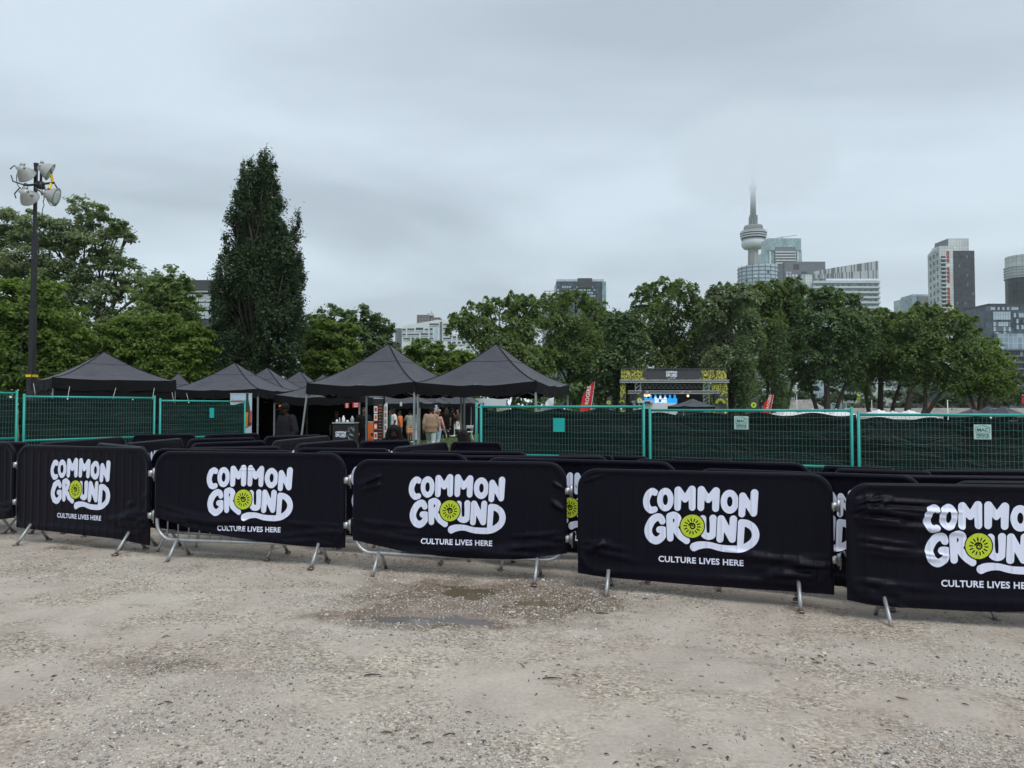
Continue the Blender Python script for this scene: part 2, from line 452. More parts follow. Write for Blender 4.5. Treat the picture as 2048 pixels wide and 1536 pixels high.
# ---------------------------------------------------------------- ground
def nonuni(lo, hi, near_lo, near_hi, step, grow=1.25):
    a = list(np.arange(near_lo, near_hi + 1e-6, step)); s = step
    x = near_hi
    while x < hi: s *= grow; x += s; a.append(x)
    s = step; x = near_lo; b = []
    while x > lo: s *= grow; x -= s; b.append(x)
    return np.array(b[::-1] + a)
def sheet(name, xs, ys, zoff, m, edge=None):
    X, Y = np.meshgrid(xs, ys, indexing='ij'); Z = gz(X, Y) + zoff
    if edge is not None: Z = Z + edge(X, Y)
    co = np.stack([X, Y, Z], -1).reshape(-1, 3); nx, ny = len(xs), len(ys)
    i, j = np.meshgrid(np.arange(nx - 1), np.arange(ny - 1), indexing='ij'); a = (i * ny + j).ravel()
    q = np.stack([a, a + ny, a + ny + 1, a + 1], 1)
    o = link(name, np_mesh(name, co, q, m, True)); tag(o, kind='structure'); return o

def grass_mat():
    t = NT('lawn_grass'); 
    a = t.noise(.35, 5, .6); b = t.noise(9, 4, .7)
    c = t.ramp(a, [(.3, (.045, .075, .018)), (.55, (.075, .115, .025)), (.75, (.12, .135, .045))])
    t.base(t.mix(.5, c, t.ramp(b, [(.3, (.03, .05, .012)), (.7, (.12, .16, .05))])))
    t.rough(.85); t.norm(t.bump(b, .8, .05)); return t.m
MT['grass'] = grass_mat()
def gravel_mat():
    t = NT('wet_gravel_lot'); o = t.tc.outputs['Object']
    big = t.noise(.42, 4, .6, o, .6); mid = t.noise(2.1, 5, .62, o, .3); fine = t.noise(38, 4, .65, o)
    str_v = t.n('ShaderNodeMapping', {'Vector': o, 'Scale': (.55, 1.7, 1), 'Rotation': (0, 0, R(-8))}).outputs[0]
    streak = t.noise(1.5, 5, .65, str_v, .8)
    base = t.ramp(mid, [(.28, (.375, .333, .296)), (.5, (.435, .395, .350)), (.7, (.495, .457, .408))])
    tint = t.ramp(big, [(.3, (.88, .81, .78)), (.5, (1., .955, .915)), (.7, (1.05, 1.03, .98))])
    c = t.mix(1.0, base, tint, 'MULTIPLY')
    c = t.mix(t.math('MULTIPLY', t.ramp(streak, [(.58, 0.), (.72, 1.)]), .55), c, (.155, .138, .128))
    # small stones pressed in the dust
    v1 = t.n('ShaderNodeTexVoronoi', {'Vector': o, 'Scale': 62., 'Randomness': 1.})
    stone = t.ramp(t.n('ShaderNodeSeparateColor', {0: v1.outputs['Color']}).outputs[0], [(0., (.42, .38, .34)), (.4, (.84, .82, .78)), (.8, (1.08, 1.06, 1.03)), (1., (1.5, 1.47, 1.42))])
    dens = t.ramp(t.noise(1.3, 4, .6, o, .4), [(.44, 0.06), (.60, 1.)])
    c = t.mix(dens, c, t.mix(1., c, stone, 'MULTIPLY'))
    v2 = t.n('ShaderNodeTexVoronoi', {'Vector': o, 'Scale': 19., 'Randomness': 1.})
    spk = t.n('ShaderNodeSeparateColor', {0: v2.outputs['Color']}).outputs[1]
    dark = t.math('MULTIPLY', t.math('GREATER_THAN', spk, .965), t.math('LESS_THAN', v2.outputs['Distance'], .32))
    c = t.mix(t.math('MULTIPLY', dark, .7), c, (.075, .065, .058))
    c = t.mix(.35, c, t.mix(1., c, t.ramp(fine, [(.25, .55), (.75, 1.4)]), 'MULTIPLY'))
    # wet ground round the puddles (a stain that stays put)
    sp = t.n('ShaderNodeSeparateXYZ', {0: o})
    def blob(cx, cy, rx, ry, k):
        dx = t.math('DIVIDE', t.math('SUBTRACT', sp.outputs[0], cx), rx); dy = t.math('DIVIDE', t.math('SUBTRACT', sp.outputs[1], cy), ry)
        r = t.math('SQRT', t.math('ADD', t.math('MULTIPLY', dx, dx), t.math('MULTIPLY', dy, dy)))
        return t.math('MULTIPLY', t.math('SUBTRACT', 1.0, r, clamp=True), k)
    wet = blob(-.15, 6.4, 1.75, 1.0, 1.7)
    for b in ((-.75, 5.72, 1.1, .42, 1.7), (.3, 6.0, 1.1, .4, .9), (.45, 7.2, 1.2, .6, .7), (-3.0, 7.2, .6, .4, .5), (-2.3, 4.6, 1.3, .35, .5), (1.2, 4.3, .9, .3, .4), (-4.6, 8.2, 2.2, .5, .55), (2.6, 5.6, 1.5, .4, .4)):
        wet = t.math('MAXIMUM', wet, blob(*b))
    wn = t.noise(2.8, 5, .65, o, .5)
    wm = t.ramp(t.math('ADD', wet, t.math('MULTIPLY', t.math('SUBTRACT', wn, .5), 1.7)), [(.35, 0.), (.8, 1.)])
    c = t.mix(t.math('MULTIPLY', wm, .82), c, t.mix(1., c, (.40, .32, .245), 'MULTIPLY'))
    t.base(c); t.rough(t.ramp(wm, [(0., .88), (1., .45)]))
    h = t.math('ADD', t.math('MULTIPLY', fine, .5), t.math('MULTIPLY', t.math('SUBTRACT', .6, v1.outputs['Distance']), t.math('MULTIPLY', dens, .9)))
    nb = t.bump(mid, .5, .06)
    t.norm(t.bump(h, .75, .012, nb)); return t.m
MT['gravel'] = gravel_mat()
def stone_mat():
    t = NT('loose_stone'); isl = t.n('ShaderNodeNewGeometry').outputs['Random Per Island']
    c = t.ramp(isl, [(0., (.13, .112, .098)), (.10, (.28, .25, .222)), (.5, (.43, .395, .355)), (.85, (.53, .50, .46)), (1., (.68, .655, .62))])
    t.base(t.mix(.4, c, t.mix(1., c, t.ramp(t.noise(90, 3), [(.3, .6), (.7, 1.25)]), 'MULTIPLY'))); t.rough(.8); return t.m
MT['stone'] = stone_mat()

sheet('lawn', nonuni(-6000, 6000, -26, 26, 1.0, 1.3), nonuni(-120, 8000, -4, 50, 1.0, 1.3), -.03, MT['grass'])
def lot_edge(X, Y):
    q = Y - (16.2 + .5 * np.sin(X * .9) + .3 * np.sin(X * 2.3 + 1))
    return -.08 * ss(-.2, .2, q) - .08 * ss(23, 24, np.abs(X))
ysn = np.concatenate([np.arange(-6, 2, .4), np.arange(2, 5.3, .035), np.arange(5.3, 7.2, .018), np.arange(7.2, 9.5, .035), np.arange(9.5, 17.6, .15)])
xsn = np.concatenate([np.arange(-26, -7, .4), np.arange(-7, -1.7, .05), np.arange(-1.7, 1.4, .02), np.arange(1.4, 7, .05), np.arange(7, 26.1, .4)])
sheet('gravel_lot', xsn, ysn, 0.0, MT['gravel'], lot_edge)

# loose stones lying on the lot
def ico():
    p = (1 + 5 ** .5) / 2
    v = np.array([(-1, p, 0), (1, p, 0), (-1, -p, 0), (1, -p, 0), (0, -1, p), (0, 1, p), (0, -1, -p), (0, 1, -p), (p, 0, -1), (p, 0, 1), (-p, 0, -1), (-p, 0, 1)], float)
    v /= np.linalg.norm(v[0])
    f = np.array([(0, 11, 5), (0, 5, 1), (0, 1, 7), (0, 7, 10), (0, 10, 11), (1, 5, 9), (5, 11, 4), (11, 10, 2), (10, 7, 6), (7, 1, 8), (3, 9, 4), (3, 4, 2), (3, 2, 6), (3, 6, 8), (3, 8, 9), (4, 9, 5), (2, 4, 11), (6, 2, 10), (8, 6, 7), (9, 8, 1)])
    return v, f
def scatter_stones(n):
    y = 2.6 + (10.5 - 2.6) * rng.random(n * 3) ** 1.25; x = (rng.random(n * 3) * 2 - 1) * (.78 * y + .9)
    den = vnoise(x, y * 1.4, .8, 1) * .65 + vnoise(x, y * 1.3, 2.6, 2) * .5
    keep = rng.random(n * 3) < np.clip((den - .42) * 2.6, .10, 1) ** 2.2
    x, y = x[keep][:n], y[keep][:n]; n = len(x)
    # the puddle field is thick with pale stones
    m = int(n * .13); px = -.15 + rng.normal(0, 1.0, m); py = 6.25 + rng.normal(0, .5, m)
    x = np.concatenate([x, px]); y = np.concatenate([y, py]); n = len(x)
    r = np.clip(np.exp(rng.normal(-5.5, .42, n)), .0024, .019)
    v, f = ico(); sc3 = np.stack([r * rng.uniform(.8, 1.4, n), r * rng.uniform(.8, 1.3, n), r * rng.uniform(.45, .8, n)], 1)
    V = v[None] * sc3[:, None] * rng.uniform(.78, 1.18, (n, 12, 1))
    a = rng.uniform(0, 6.28, n); ca, sa = np.cos(a)[:, None], np.sin(a)[:, None]
    X = V[..., 0] * ca - V[..., 1] * sa; Y = V[..., 0] * sa + V[..., 1] * ca
    V[..., 0] = X + x[:, None]; V[..., 1] = Y + y[:, None]; V[..., 2] += (gz(x, y) + sc3[:, 2] * .35)[:, None]
    q = (f[None] + (np.arange(n) * 12)[:, None, None]).reshape(-1, 3)
    o = link('gravel_stones', np_mesh('gravel_stones', V.reshape(-1, 3), q, MT['stone'], False, 3))
    tag(o, kind='stuff')
scatter_stones(80000)

# twigs, bark and leaf scraps
MT['bark_chip'] = mat('dark_bark_chip', (.055, .043, .035), .8, 0, .4, 30)
def scatter_debris():
    mb = MB()
    spots = [(1105, 1368), (1370, 1530), (905, 1490), (800, 1494), (730, 1125), (1215, 1185), (1530, 1500), (1750, 1510), (140, 1385), (330, 1395), (1000, 1425), (1900, 1390), (250, 1300), (1640, 1310), (455, 1460), (1090, 1350)]
    for (px, py) in spots:
        v = ray(px, py); s = -CAMH / v[2]; c = v * s
        for k in range(random.choice([2, 4, 6, 9])):
            x = c[0] + random.gauss(0, .16); y = c[1] + random.gauss(0, .10); a = random.uniform(-1.5, 1.5); L = random.choice([.008, .012, .018, .03])
            z = G(x, y) + .006
            mb.tube([(x - L * math.cos(a), y - L * math.sin(a), z), (x, y, z + .003), (x + L * math.cos(a), y + L * math.sin(a), z)], [.002, .004, .0015], 5)
    for k in range(380):
        y = random.uniform(3, 8.5); x = random.uniform(-1, 1) * (.75 * y + .5); a = random.uniform(0, 3); L = random.choice([.003, .004, .006, .009, .014])
        z = G(x, y) + .004
        mb.tube([(x - L * math.cos(a), y - L * math.sin(a), z), (x + L * math.cos(a), y + L * math.sin(a), z + .002)], [.003, .002], 4)
    for (px, py, L, a) in [(1105, 1369, .06, -.05), (745, 1366, .05, -.1), (1205, 1230, .05, .2)]:
        v = ray(px, py); s = -CAMH / v[2]; c = v * s; z = G(c[0], c[1]) + .008
        mb.tube([(c[0] - L, c[1] + L * math.sin(a), z), (c[0] - L * .2, c[1], z + .004), (c[0] + L, c[1] - L * math.sin(a), z)], [.003, .005, .002], 6)
    tag(mb.build('twig_debris', MT['bark_chip']), kind='stuff')
scatter_debris()

# puddles: thin water lying in the low spots
def water_mat(name, col, rough):
    t = NT(name); t.base(t.ramp(t.noise(2.5, 3), [(.3, tuple(c * .85 for c in col)), (.7, tuple(c * 1.15 for c in col))])); t.rough(rough)
    t.b.inputs['Specular IOR Level'].default_value = .5
    t.norm(t.bump(t.noise(14, 2), .03, .01)); return t.m
MT['mud'] = water_mat('muddy_water', (.15, .118, .078), .22)
MT['water'] = water_mat('grey_water', (.17, .155, .145), .24)
def puddle(cx, cy, rx, ry, m, lev):
    n = 26; k = 10; vs = []
    for i in range(k + 1):
        for j in range(n):
            a = 2 * math.pi * j / n; x, y = cx + rx * i / k * math.cos(a), cy + ry * i / k * math.sin(a); vs.append((x, y, G(x, y) - float(hollow(x, y)) - lev))
    mb = MB(); mb.add(vs, [(i * n + j, i * n + (j + 1) % n, (i + 1) * n + (j + 1) % n, (i + 1) * n + j) for i in range(k) for j in range(n)])
    tag(mb.build('puddle_water', m, None, True), kind='structure')
puddle(.0, 6.55, 1.0, .5, MT['mud'], .0105)
puddle(-.70, 5.72, .85, .30, MT['water'], .0105)

# lawn blades where the grass shows between the fences
def scatter_blades(n):
    y = 17 + 45 * rng.random(n) ** 1.6; px = rng.uniform(600, 1010, n); x = (px - 1024) / F * y
    h = rng.uniform(.04, .10, n); a = rng.uniform(0, 6.28, n); w = .006 + y * .00018
    z = gz(x, y) - .03; dx = np.cos(a) * w; dy = np.sin(a) * w; lx = rng.normal(0, .03, n); ly = rng.normal(0, .03, n)
    co = np.stack([np.stack([x - dx, y - dy, z], 1), np.stack([x + dx, y + dy, z], 1), np.stack([x + lx, y + ly, z + h], 1)], 1).reshape(-1, 3)
    t = NT('grass_blade'); isl = t.n('ShaderNodeNewGeometry').outputs['Random Per Island']
    t.base(t.ramp(isl, [(0., (.04, .075, .015)), (.6, (.085, .135, .03)), (1., (.16, .19, .06))])); t.rough(.6)
    tag(link('grass_blades', np_mesh('grass_blades', co, np.arange(3 * n).reshape(-1, 3), t.m, False, 3)), kind='stuff')
scatter_blades(60000)

# ---------------------------------------------------------------- crowd barriers
BL, BH, BR = 2.1, 1.1, .17
def barrier_frame():
    mb = MB(); h = BL / 2 - .019; z0, z1 = .20, BH - .019; pts = []
    for cx, cz, a0 in ((h - BR, z1 - BR, 0), (-h + BR, z1 - BR, 90), (-h + BR, z0 + BR, 180), (h - BR, z0 + BR, 270)):
        for k in range(7):
            a = R(a0 + 15 * k); pts.append((cx + BR * math.cos(a), 0, cz + BR * math.sin(a)))
    mb.tube(pts, .019, 10, close=True); return mb.mesh('barrier_frame', MT['galv'], True)
def barrier_bars():
    mb = MB(); h = BL / 2 - .019; n = 17
    for k in range(1, n):
        x = -h + 2 * h * k / n; e = max(0, abs(x) - (h - BR)); dz = BR - math.sqrt(max(0, BR * BR - e * e))
        mb.tube([(x, 0, .20 + dz), (x, 0, BH - .02 - dz)], .0065, 6)
    return mb.mesh('barrier_bars', MT['galv'], True)
def leg_mat():
    t = NT('galvanised_leg'); z = t.n('ShaderNodeSeparateXYZ', {0: t.tc.outputs['Object']}).outputs[2]
    g = t.ramp(t.noise(18, 3), [(.3, (.36, .38, .39)), (.7, (.50, .52, .53))])
    rust = t.math('MULTIPLY', t.ramp(t.math('ADD', z, t.math('MULTIPLY', t.noise(40, 3), .06)), [(.05, 1.), (.10, 0.)]), .75)
    t.base(t.mix(rust, g, (.13, .06, .035))); t.rough(.45); t.b.inputs['Metallic'].default_value = .6; return t.m
MT['legg'] = leg_mat()
def barrier_leg():
    mb = MB()
    for s in (-1, 1):
        mb.tube([(0, s * .025, .215), (0, s * .19, .012)], .0165, 8)
        mb.box((0, s * .195, .008), (.05, .05, .016))
    mb.tube([(-.04, -.10, .10), (.0, 0, .085), (.04, .10, .10)], .003, 5)
    return mb.mesh('barrier_leg', MT['legg'], True)
def barrier_hook():
    mb = MB()
    mb.box((0, 0, 0), (.05, .045, .06)); mb.box((.035, 0, 0), (.03, .012, .10)); mb.tube([(.045, 0, -.08), (.045, 0, .06), (.075, 0, .07), (.085, 0, .03)], .006, 6)
    return mb.mesh('barrier_hook', MT['galv'], True)
def rr_sdf(u, z, e=0.006):
    """distance to the outline of the rounded top of the cover (negative inside)"""
    hx = BL / 2 + e; zt = BH + e; r = BR + e
    qx = np.abs(u) - (hx - r); qz = z - (zt - r)
    return np.hypot(np.maximum(qx, 0), np.maximum(qz, 0)) + np.minimum(np.maximum(qx, qz), 0) - r
def cover_mesh(name, hem, folds, fine=True, logo_u=0.0, logo=True, lo=False):
    e = .006; hx = BL / 2 + e; r = BR + e; zt = BH + e
    hu = np.array([p[0] for p in hem]); hz_ = np.array([p[1] for p in hem])
    def hemf(u):
        uu = np.array([u - .12, u - .06, u, u + .06, u + .12]); return float(np.mean(np.interp(uu, hu, hz_)))
    def topf(u):
        q = abs(u) - (hx - r)
        return zt if q <= 0 else zt - r + math.sqrt(max(0, r * r - q * q))
    def fold(u, z):
        s = 0.0
        for (u0, z0, u1, z1, w, a) in folds:
            du, dz = u1 - u0, z1 - z0; L2 = du * du + dz * dz; t = ((u - u0) * du + (z - z0) * dz) / L2
            if t < 0 or t > 1: continue
            d = ((u - u0) * dz - (z - z0) * du) / math.sqrt(L2)
            if abs(d) < 3 * w: s += 1.25 * a * math.exp(-(d / w) ** 2) * math.sin(math.pi * t) ** .6
        k = (u + BL / 2 - .019) / ((BL - .038) / 17); dd = abs(k - round(k)) * .12
        s += .0055 * math.exp(-(dd / .011) ** 2) if z < zt - .06 else 0
        s += .004 * math.sin(u * 2.1 + 1.3) * math.sin(z * 3.1)
        return s
    def loop_d(u, z):
        hx_, z0, z1 = BL / 2 - .019, .20, BH - .019; qx = abs(u) - (hx_ - BR); qz = abs(z - (z0 + z1) / 2) - ((z1 - z0) / 2 - BR)
        return abs(math.hypot(max(qx, 0), max(qz, 0)) + min(max(qx, qz), 0) - BR)
    def yf(u, z):
        d = max(0.0, -float(rr_sdf(u, z, e))); te = .0245 * math.sqrt(max(0, 1 - (1 - min(d / .0245, 1)) ** 2))
        th = min(te, .0125 + .0120 * math.exp(-(loop_d(u, z) / .028) ** 2))
        cap = math.exp(-((u - logo_u) / .43) ** 6 - ((z - .335) / .06) ** 4) if logo else 0.0
        return th + max(fold(u, z), -.002) * min(1, d / .07) * (1 - .88 * cap)
    nu, nv = (170, 84) if fine else (64, 34)
    a = np.linspace(0, 1, nu); us = hx * np.sin((a - .5) * math.pi * .92) / math.sin(.46 * math.pi)
    vs = np.linspace(0, 1, nv); vs = 1 - (1 - vs) ** 2.1
    mb = MB()
    for side in (-1, 1):
        pts = []
        for u in us:
            z0, z1 = hemf(u), topf(u)
            for t in vs:
                z = z0 + (z1 - z0) * t
                pts.append((u, side * yf(u, z), z))
        mb.grid(pts, nu, nv, 0)
        if side == 1: mb.f[-(nu - 1) * (nv - 1):] = [q[::-1] for q in mb.f[-(nu - 1) * (nv - 1):]]
    if logo:
        fn = lambda x, z: (x + logo_u, -(yf(x + logo_u, z + .68) + .0055), z + .68)
        add_logo(mb, fn, 1.0, lo)
    return mb.mesh(name, [MT['cover'], MT['logow'], MT['logog']], True)

def rfold(n, seed, regions):
    r = random.Random(seed); out = []
    for _ in range(n):
        (ua, ub, za, zb, du, dz) = r.choice(regions)
        u = r.uniform(ua, ub); z = r.uniform(za, zb); L = r.uniform(.6, 1.2)
        out.append((u, z, u + du * L, z + dz * L * r.uniform(.5, 1.4), r.uniform(.010, .026), r.uniform(.010, .024)))
    return out
low_r = (.35, .95, .25, .42, .35, -.02); low_l = (-1.02, -.6, .25, .5, .35, -.05); mid_low = (-.6, .4, .22, .32, .5, -.01)
tl = (-1.04, -.95, .8, 1.0, .22, .10); tr = (.85, .95, .7, .95, .12, -.05)
FR = barrier_frame(); BARS = barrier_bars(); LEG = barrier_leg(); HOOK = barrier_hook()
hem_std = [(-1.1, .2), (0, .175), (1.1, .2)]
COV = {
 'a': cover_mesh('barrier_cover', [(-1.1, .165), (-.9, .16), (0, .14), (.6, .13), (.85, .105), (1.1, .085)], rfold(12, 1, [low_r, (.7, .95, .3, .6, .2, .05)]) + [(.45, .34, 1.04, .44, .016, .018), (.5, .28, 1.04, .33, .016, .018)]),
 'b': cover_mesh('barrier_cover', [(-1.1, .44), (-.9, .39), (-.6, .32), (-.2, .255), (.2, .215), (.55, .185), (.9, .175), (1.1, .18)], rfold(22, 2, [low_l, mid_low, low_r, (-1.0, -.4, .32, .5, .8, -.1)]) + [(-1.04, .56, .1, .30, .018, .020), (-1.04, .50, .5, .24, .016, .022), (-1.03, .46, .9, .22, .013, .018), (.3, .27, 1.04, .36, .016, .018), (.4, .22, 1.04, .28, .014, .018)] + [(-.12, .93 + .03 * k, .16, .93 + .03 * k, .007, .004) for k in range(5)], logo_u=.02),
 'c': cover_mesh('barrier_cover', [(-1.1, .34), (-.95, .30), (-.5, .225), (0, .19), (.6, .195), (.9, .245), (1.1, .28)], rfold(24, 3, [low_l, mid_low, low_r, tl, tr, (-.9, .3, .24, .34, .9, -.03)]) + [(-1.05, .52, -.4, .46, .014, .016), (-1.04, .42, .2, .27, .018, .022), (-1.04, .37, .7, .24, .014, .020), (-.2, .25, 1.04, .34, .016, .022), (.5, .40, 1.05, .46, .013, .014)]),
 'd': cover_mesh('barrier_cover', [(-1.1, .18), (-.9, .15), (0, .125), (.8, .12), (1.1, .115)], rfold(20, 5, [low_r, tl, (.2, .7, .34, .45, .4, .02), (.3, .9, .2, .3, .25, .05), (-1.02, -.9, .3, .5, .15, .05)]) + [(.05, .34, 1.04, .42, .018, .020), (.2, .44, 1.05, .34, .020, .018), (.5, .22, 1.04, .30, .016, .018), (-1.04, .46, -.6, .40, .014, .016), (-1.04, .4, -.5, .30, .014, .016), (.1, .2, .9, .19, .014, .016)]),
 'e': cover_mesh('barrier_cover', [(-1.1, .20), (-.95, .15), (-.6, .135), (0, .125), (1.1, .17)], rfold(26, 6, [tl, tl, (-1.04, -.8, .55, .95, .7, -.06), (-1.0, -.8, .2, .4, .3, -.06), (-1.03, -.97, .6, 1.0, .5, -.05)]) + [(-1.04, .98, -.3, .95, .02, .02), (-1.04, .9, -.2, .84, .02, .02), (-1.04, .8, -.1, .72, .02, .018), (-1.04, .34, -.3, .28, .016, .018)]),
 'f': cover_mesh('barrier_cover', [(-1.1, .24), (0, .17), (.8, .18), (1.1, .22)], rfold(18, 8, [low_r, low_r, mid_low])),
 'g': cover_mesh('barrier_cover', hem_std, rfold(10, 9, [low_r, low_l, tl]), False, 0, True, True),
 'h': cover_mesh('barrier_cover', [(-1.1, .24), (0, .2), (1.1, .17)], rfold(8, 10, [mid_low, tr]), False, .03, True, True),
}
def barrier(L, Rr, zbase, cover, label, group='queue barriers', name='crowd_barrier'):
    (x0, y0), (x1, y1) = L, Rr; dx, dy = x1 - x0, y1 - y0; ln = math.hypot(dx, dy)
    r = empty(name, ((x0 + x1) / 2, (y0 + y1) / 2, zbase), math.atan2(dy, dx), label, 'crowd barrier', group)
    r.scale = (ln / BL, 1, 1)
    link('frame', FR, r); link('bars', BARS, r)
    for s in (-1, 1): link('leg', LEG, r, (s * .78, 0, 0))
    for z in (.84, .40): link('hook', HOOK, r, (BL / 2 + .01, 0, z))
    if cover: link('cover', COV[cover], r)
    return r
def bhit(px, py, h=BH):
    v = ray(px, py); z = h + .01; p = None
    for _ in range(40):
        s = (z - CAMH) / v[2]; p = v * s; z = h + .01 + G(p[0], p[1])
    return (p[0], p[1])
fg = 'covered barriers in the front row'
def X(px, d): return (px - 1024) / F * d
front = [((-7.75, 9.55), (X(33, 8.95), 8.95), 'f', 'black covered barrier cut off by the left picture edge, only its curved right end showing'),
         ((X(40, 8.62), 8.62), (X(303, 7.9), 7.9), 'a', 'front row barrier with the smallest logo, its black cover hanging right over the bottom rail'),
         ((X(315, 7.78), 7.78), (X(692, 7.42), 7.42), 'b', 'front row barrier whose black cover rides up at lower left, baring rail and bars'),
         ((X(709, 7.36), 7.36), (X(1132, 6.96), 6.96), 'c', 'front row barrier behind the muddy puddle, bare curved rail showing at both lower corners'),
         ((X(1156, 6.78), 6.78), (X(1662, 6.22), 6.22), 'd', 'widest fully visible front barrier, tight black cover with large centred logo'),
         ((X(1690, 6.0), 6.0), (4.70, 5.72), 'e', 'front row barrier cut off by the right edge, cover wrinkled at its upper left corner')]
for (a, b, c, lb) in front:
    mx, my = (a[0] + b[0]) / 2, (a[1] + b[1]) / 2
    barrier(a, b, G(mx, my) - .003, c, lb, fg)
rows = [
 ((-40, 878), (58, 883), 'g', 'low black barrier at the far left below the fence, behind the front row gap'),
 ((305, 892), (597, 903), 'h', 'second row black barrier standing behind the cover that rides up at lower left'),
 ((622, 899), (940, 911), 'f', 'second row black barrier with its logo peeking out between the two middle front barriers'),
 ((968, 912), (1355, 928), 'c', 'second row black barrier whose lime sun shows in the gap right of the puddle'),
 ((1390, 929), (1845, 953), 'd', 'second row black barrier whose last logo letters show in the gap at right'),
 ((1895, 954), (2420, 978), 'd', 'second row black barrier at the right edge behind the wrinkled front cover'),
 ((70, 887), (251, 871), 'g', 'black barrier sloping up to the right below the first fence post'),
 ((195, 883), (293, 894), 'h', 'black barrier turned away with its right end dropping behind the smallest front logo'),
 ((246, 883), (365, 875), 'g', 'wrinkled black barrier with a visible white letter beside the smallest front barrier'),
 ((264, 868), (394, 867), 'h', 'black barrier tight under the left fence post, first of the pair there'),
 ((405, 868), (520, 867), 'g', 'black barrier at the foot of the last left fence panel, below the white roll-up banner'),
 ((373, 878), (513, 873), 'g', 'black barrier slanting up beneath the corner of the left fence'),
 ((380, 884), (534, 879), 'h', 'black barrier slanting up just in front of the one beneath the fence corner'),
 ((372, 890), (566, 893), 'g', 'black barrier with level rail behind the second row barrier on the left'),
 ((526, 871), (645, 869), 'h', 'black barrier directly in front of the guard in the black cap'),
 ((543, 880), (660, 872), 'g', 'black barrier slanting up to the right in front of the leaning tent leg'),
 ((590, 888), (713, 878), 'g', 'black barrier slanting up to the right below the drinks counter'),
 ((717, 879), (822, 879), 'g', 'black barrier in front of the seated woman holding up a phone'),
 ((785, 892), (895, 882), 'h', 'black barrier slanting up to the right below the man in tan jacket'),
 ((901, 881), (1005, 884), 'g', 'black barrier in front of the head beside the right fence'),
 ((590, 893), (785, 896), 'g', 'black barrier with level rail behind the logo gap in the middle'),
 ((808, 897), (1060, 905), 'h', 'long black barrier behind the front barrier at the puddle'),
 ((900, 906), (1222, 914), 'g', 'black barrier with long level rail left of the first right fence panel'),
 ((1113, 905), (1230, 911), 'h', 'black barrier touching the bottom of the first right fence panel'),
 ((1180, 908), (1300, 914), 'g', 'black barrier at the foot of the second right fence post'),
 ((1260, 913), (1623, 931), 'g', 'third row black barrier with curved right end below the second right fence panel'),
 ((1440, 919), (1600, 924), 'g', 'short black barrier low against the second right fence panel'),
 ((1665, 934), (1870, 940), 'h', 'black barrier with curved left end below the third right fence post'),
 ((1340, 914), (1470, 919), 'h', 'black barrier low behind the third row beside the second right fence panel'),
 ((1640, 928), (1795, 935), 'g', 'black barrier whose right end stops short of the last fence panel'),
 ((1834, 936), (2060, 944), 'h', 'black barrier along the foot of the last right fence panel'),
 ((1690, 946), (2110, 958), 'g', 'third row black barrier running out at the right edge'),
]
for (a, b, c, lb) in rows:
    L, Q = bhit(*a), bhit(*b); mx, my = (L[0] + Q[0]) / 2, (L[1] + Q[1]) / 2
    barrier(L, Q, G(mx, my), c, lb)
L, Q = bhit(1985, 936), bhit(2180, 941)
barrier(L, Q, G((L[0] + Q[0]) / 2, (L[1] + Q[1]) / 2), None, 'bare galvanised barrier without a cover beside the last fence panel', 'queue barriers')

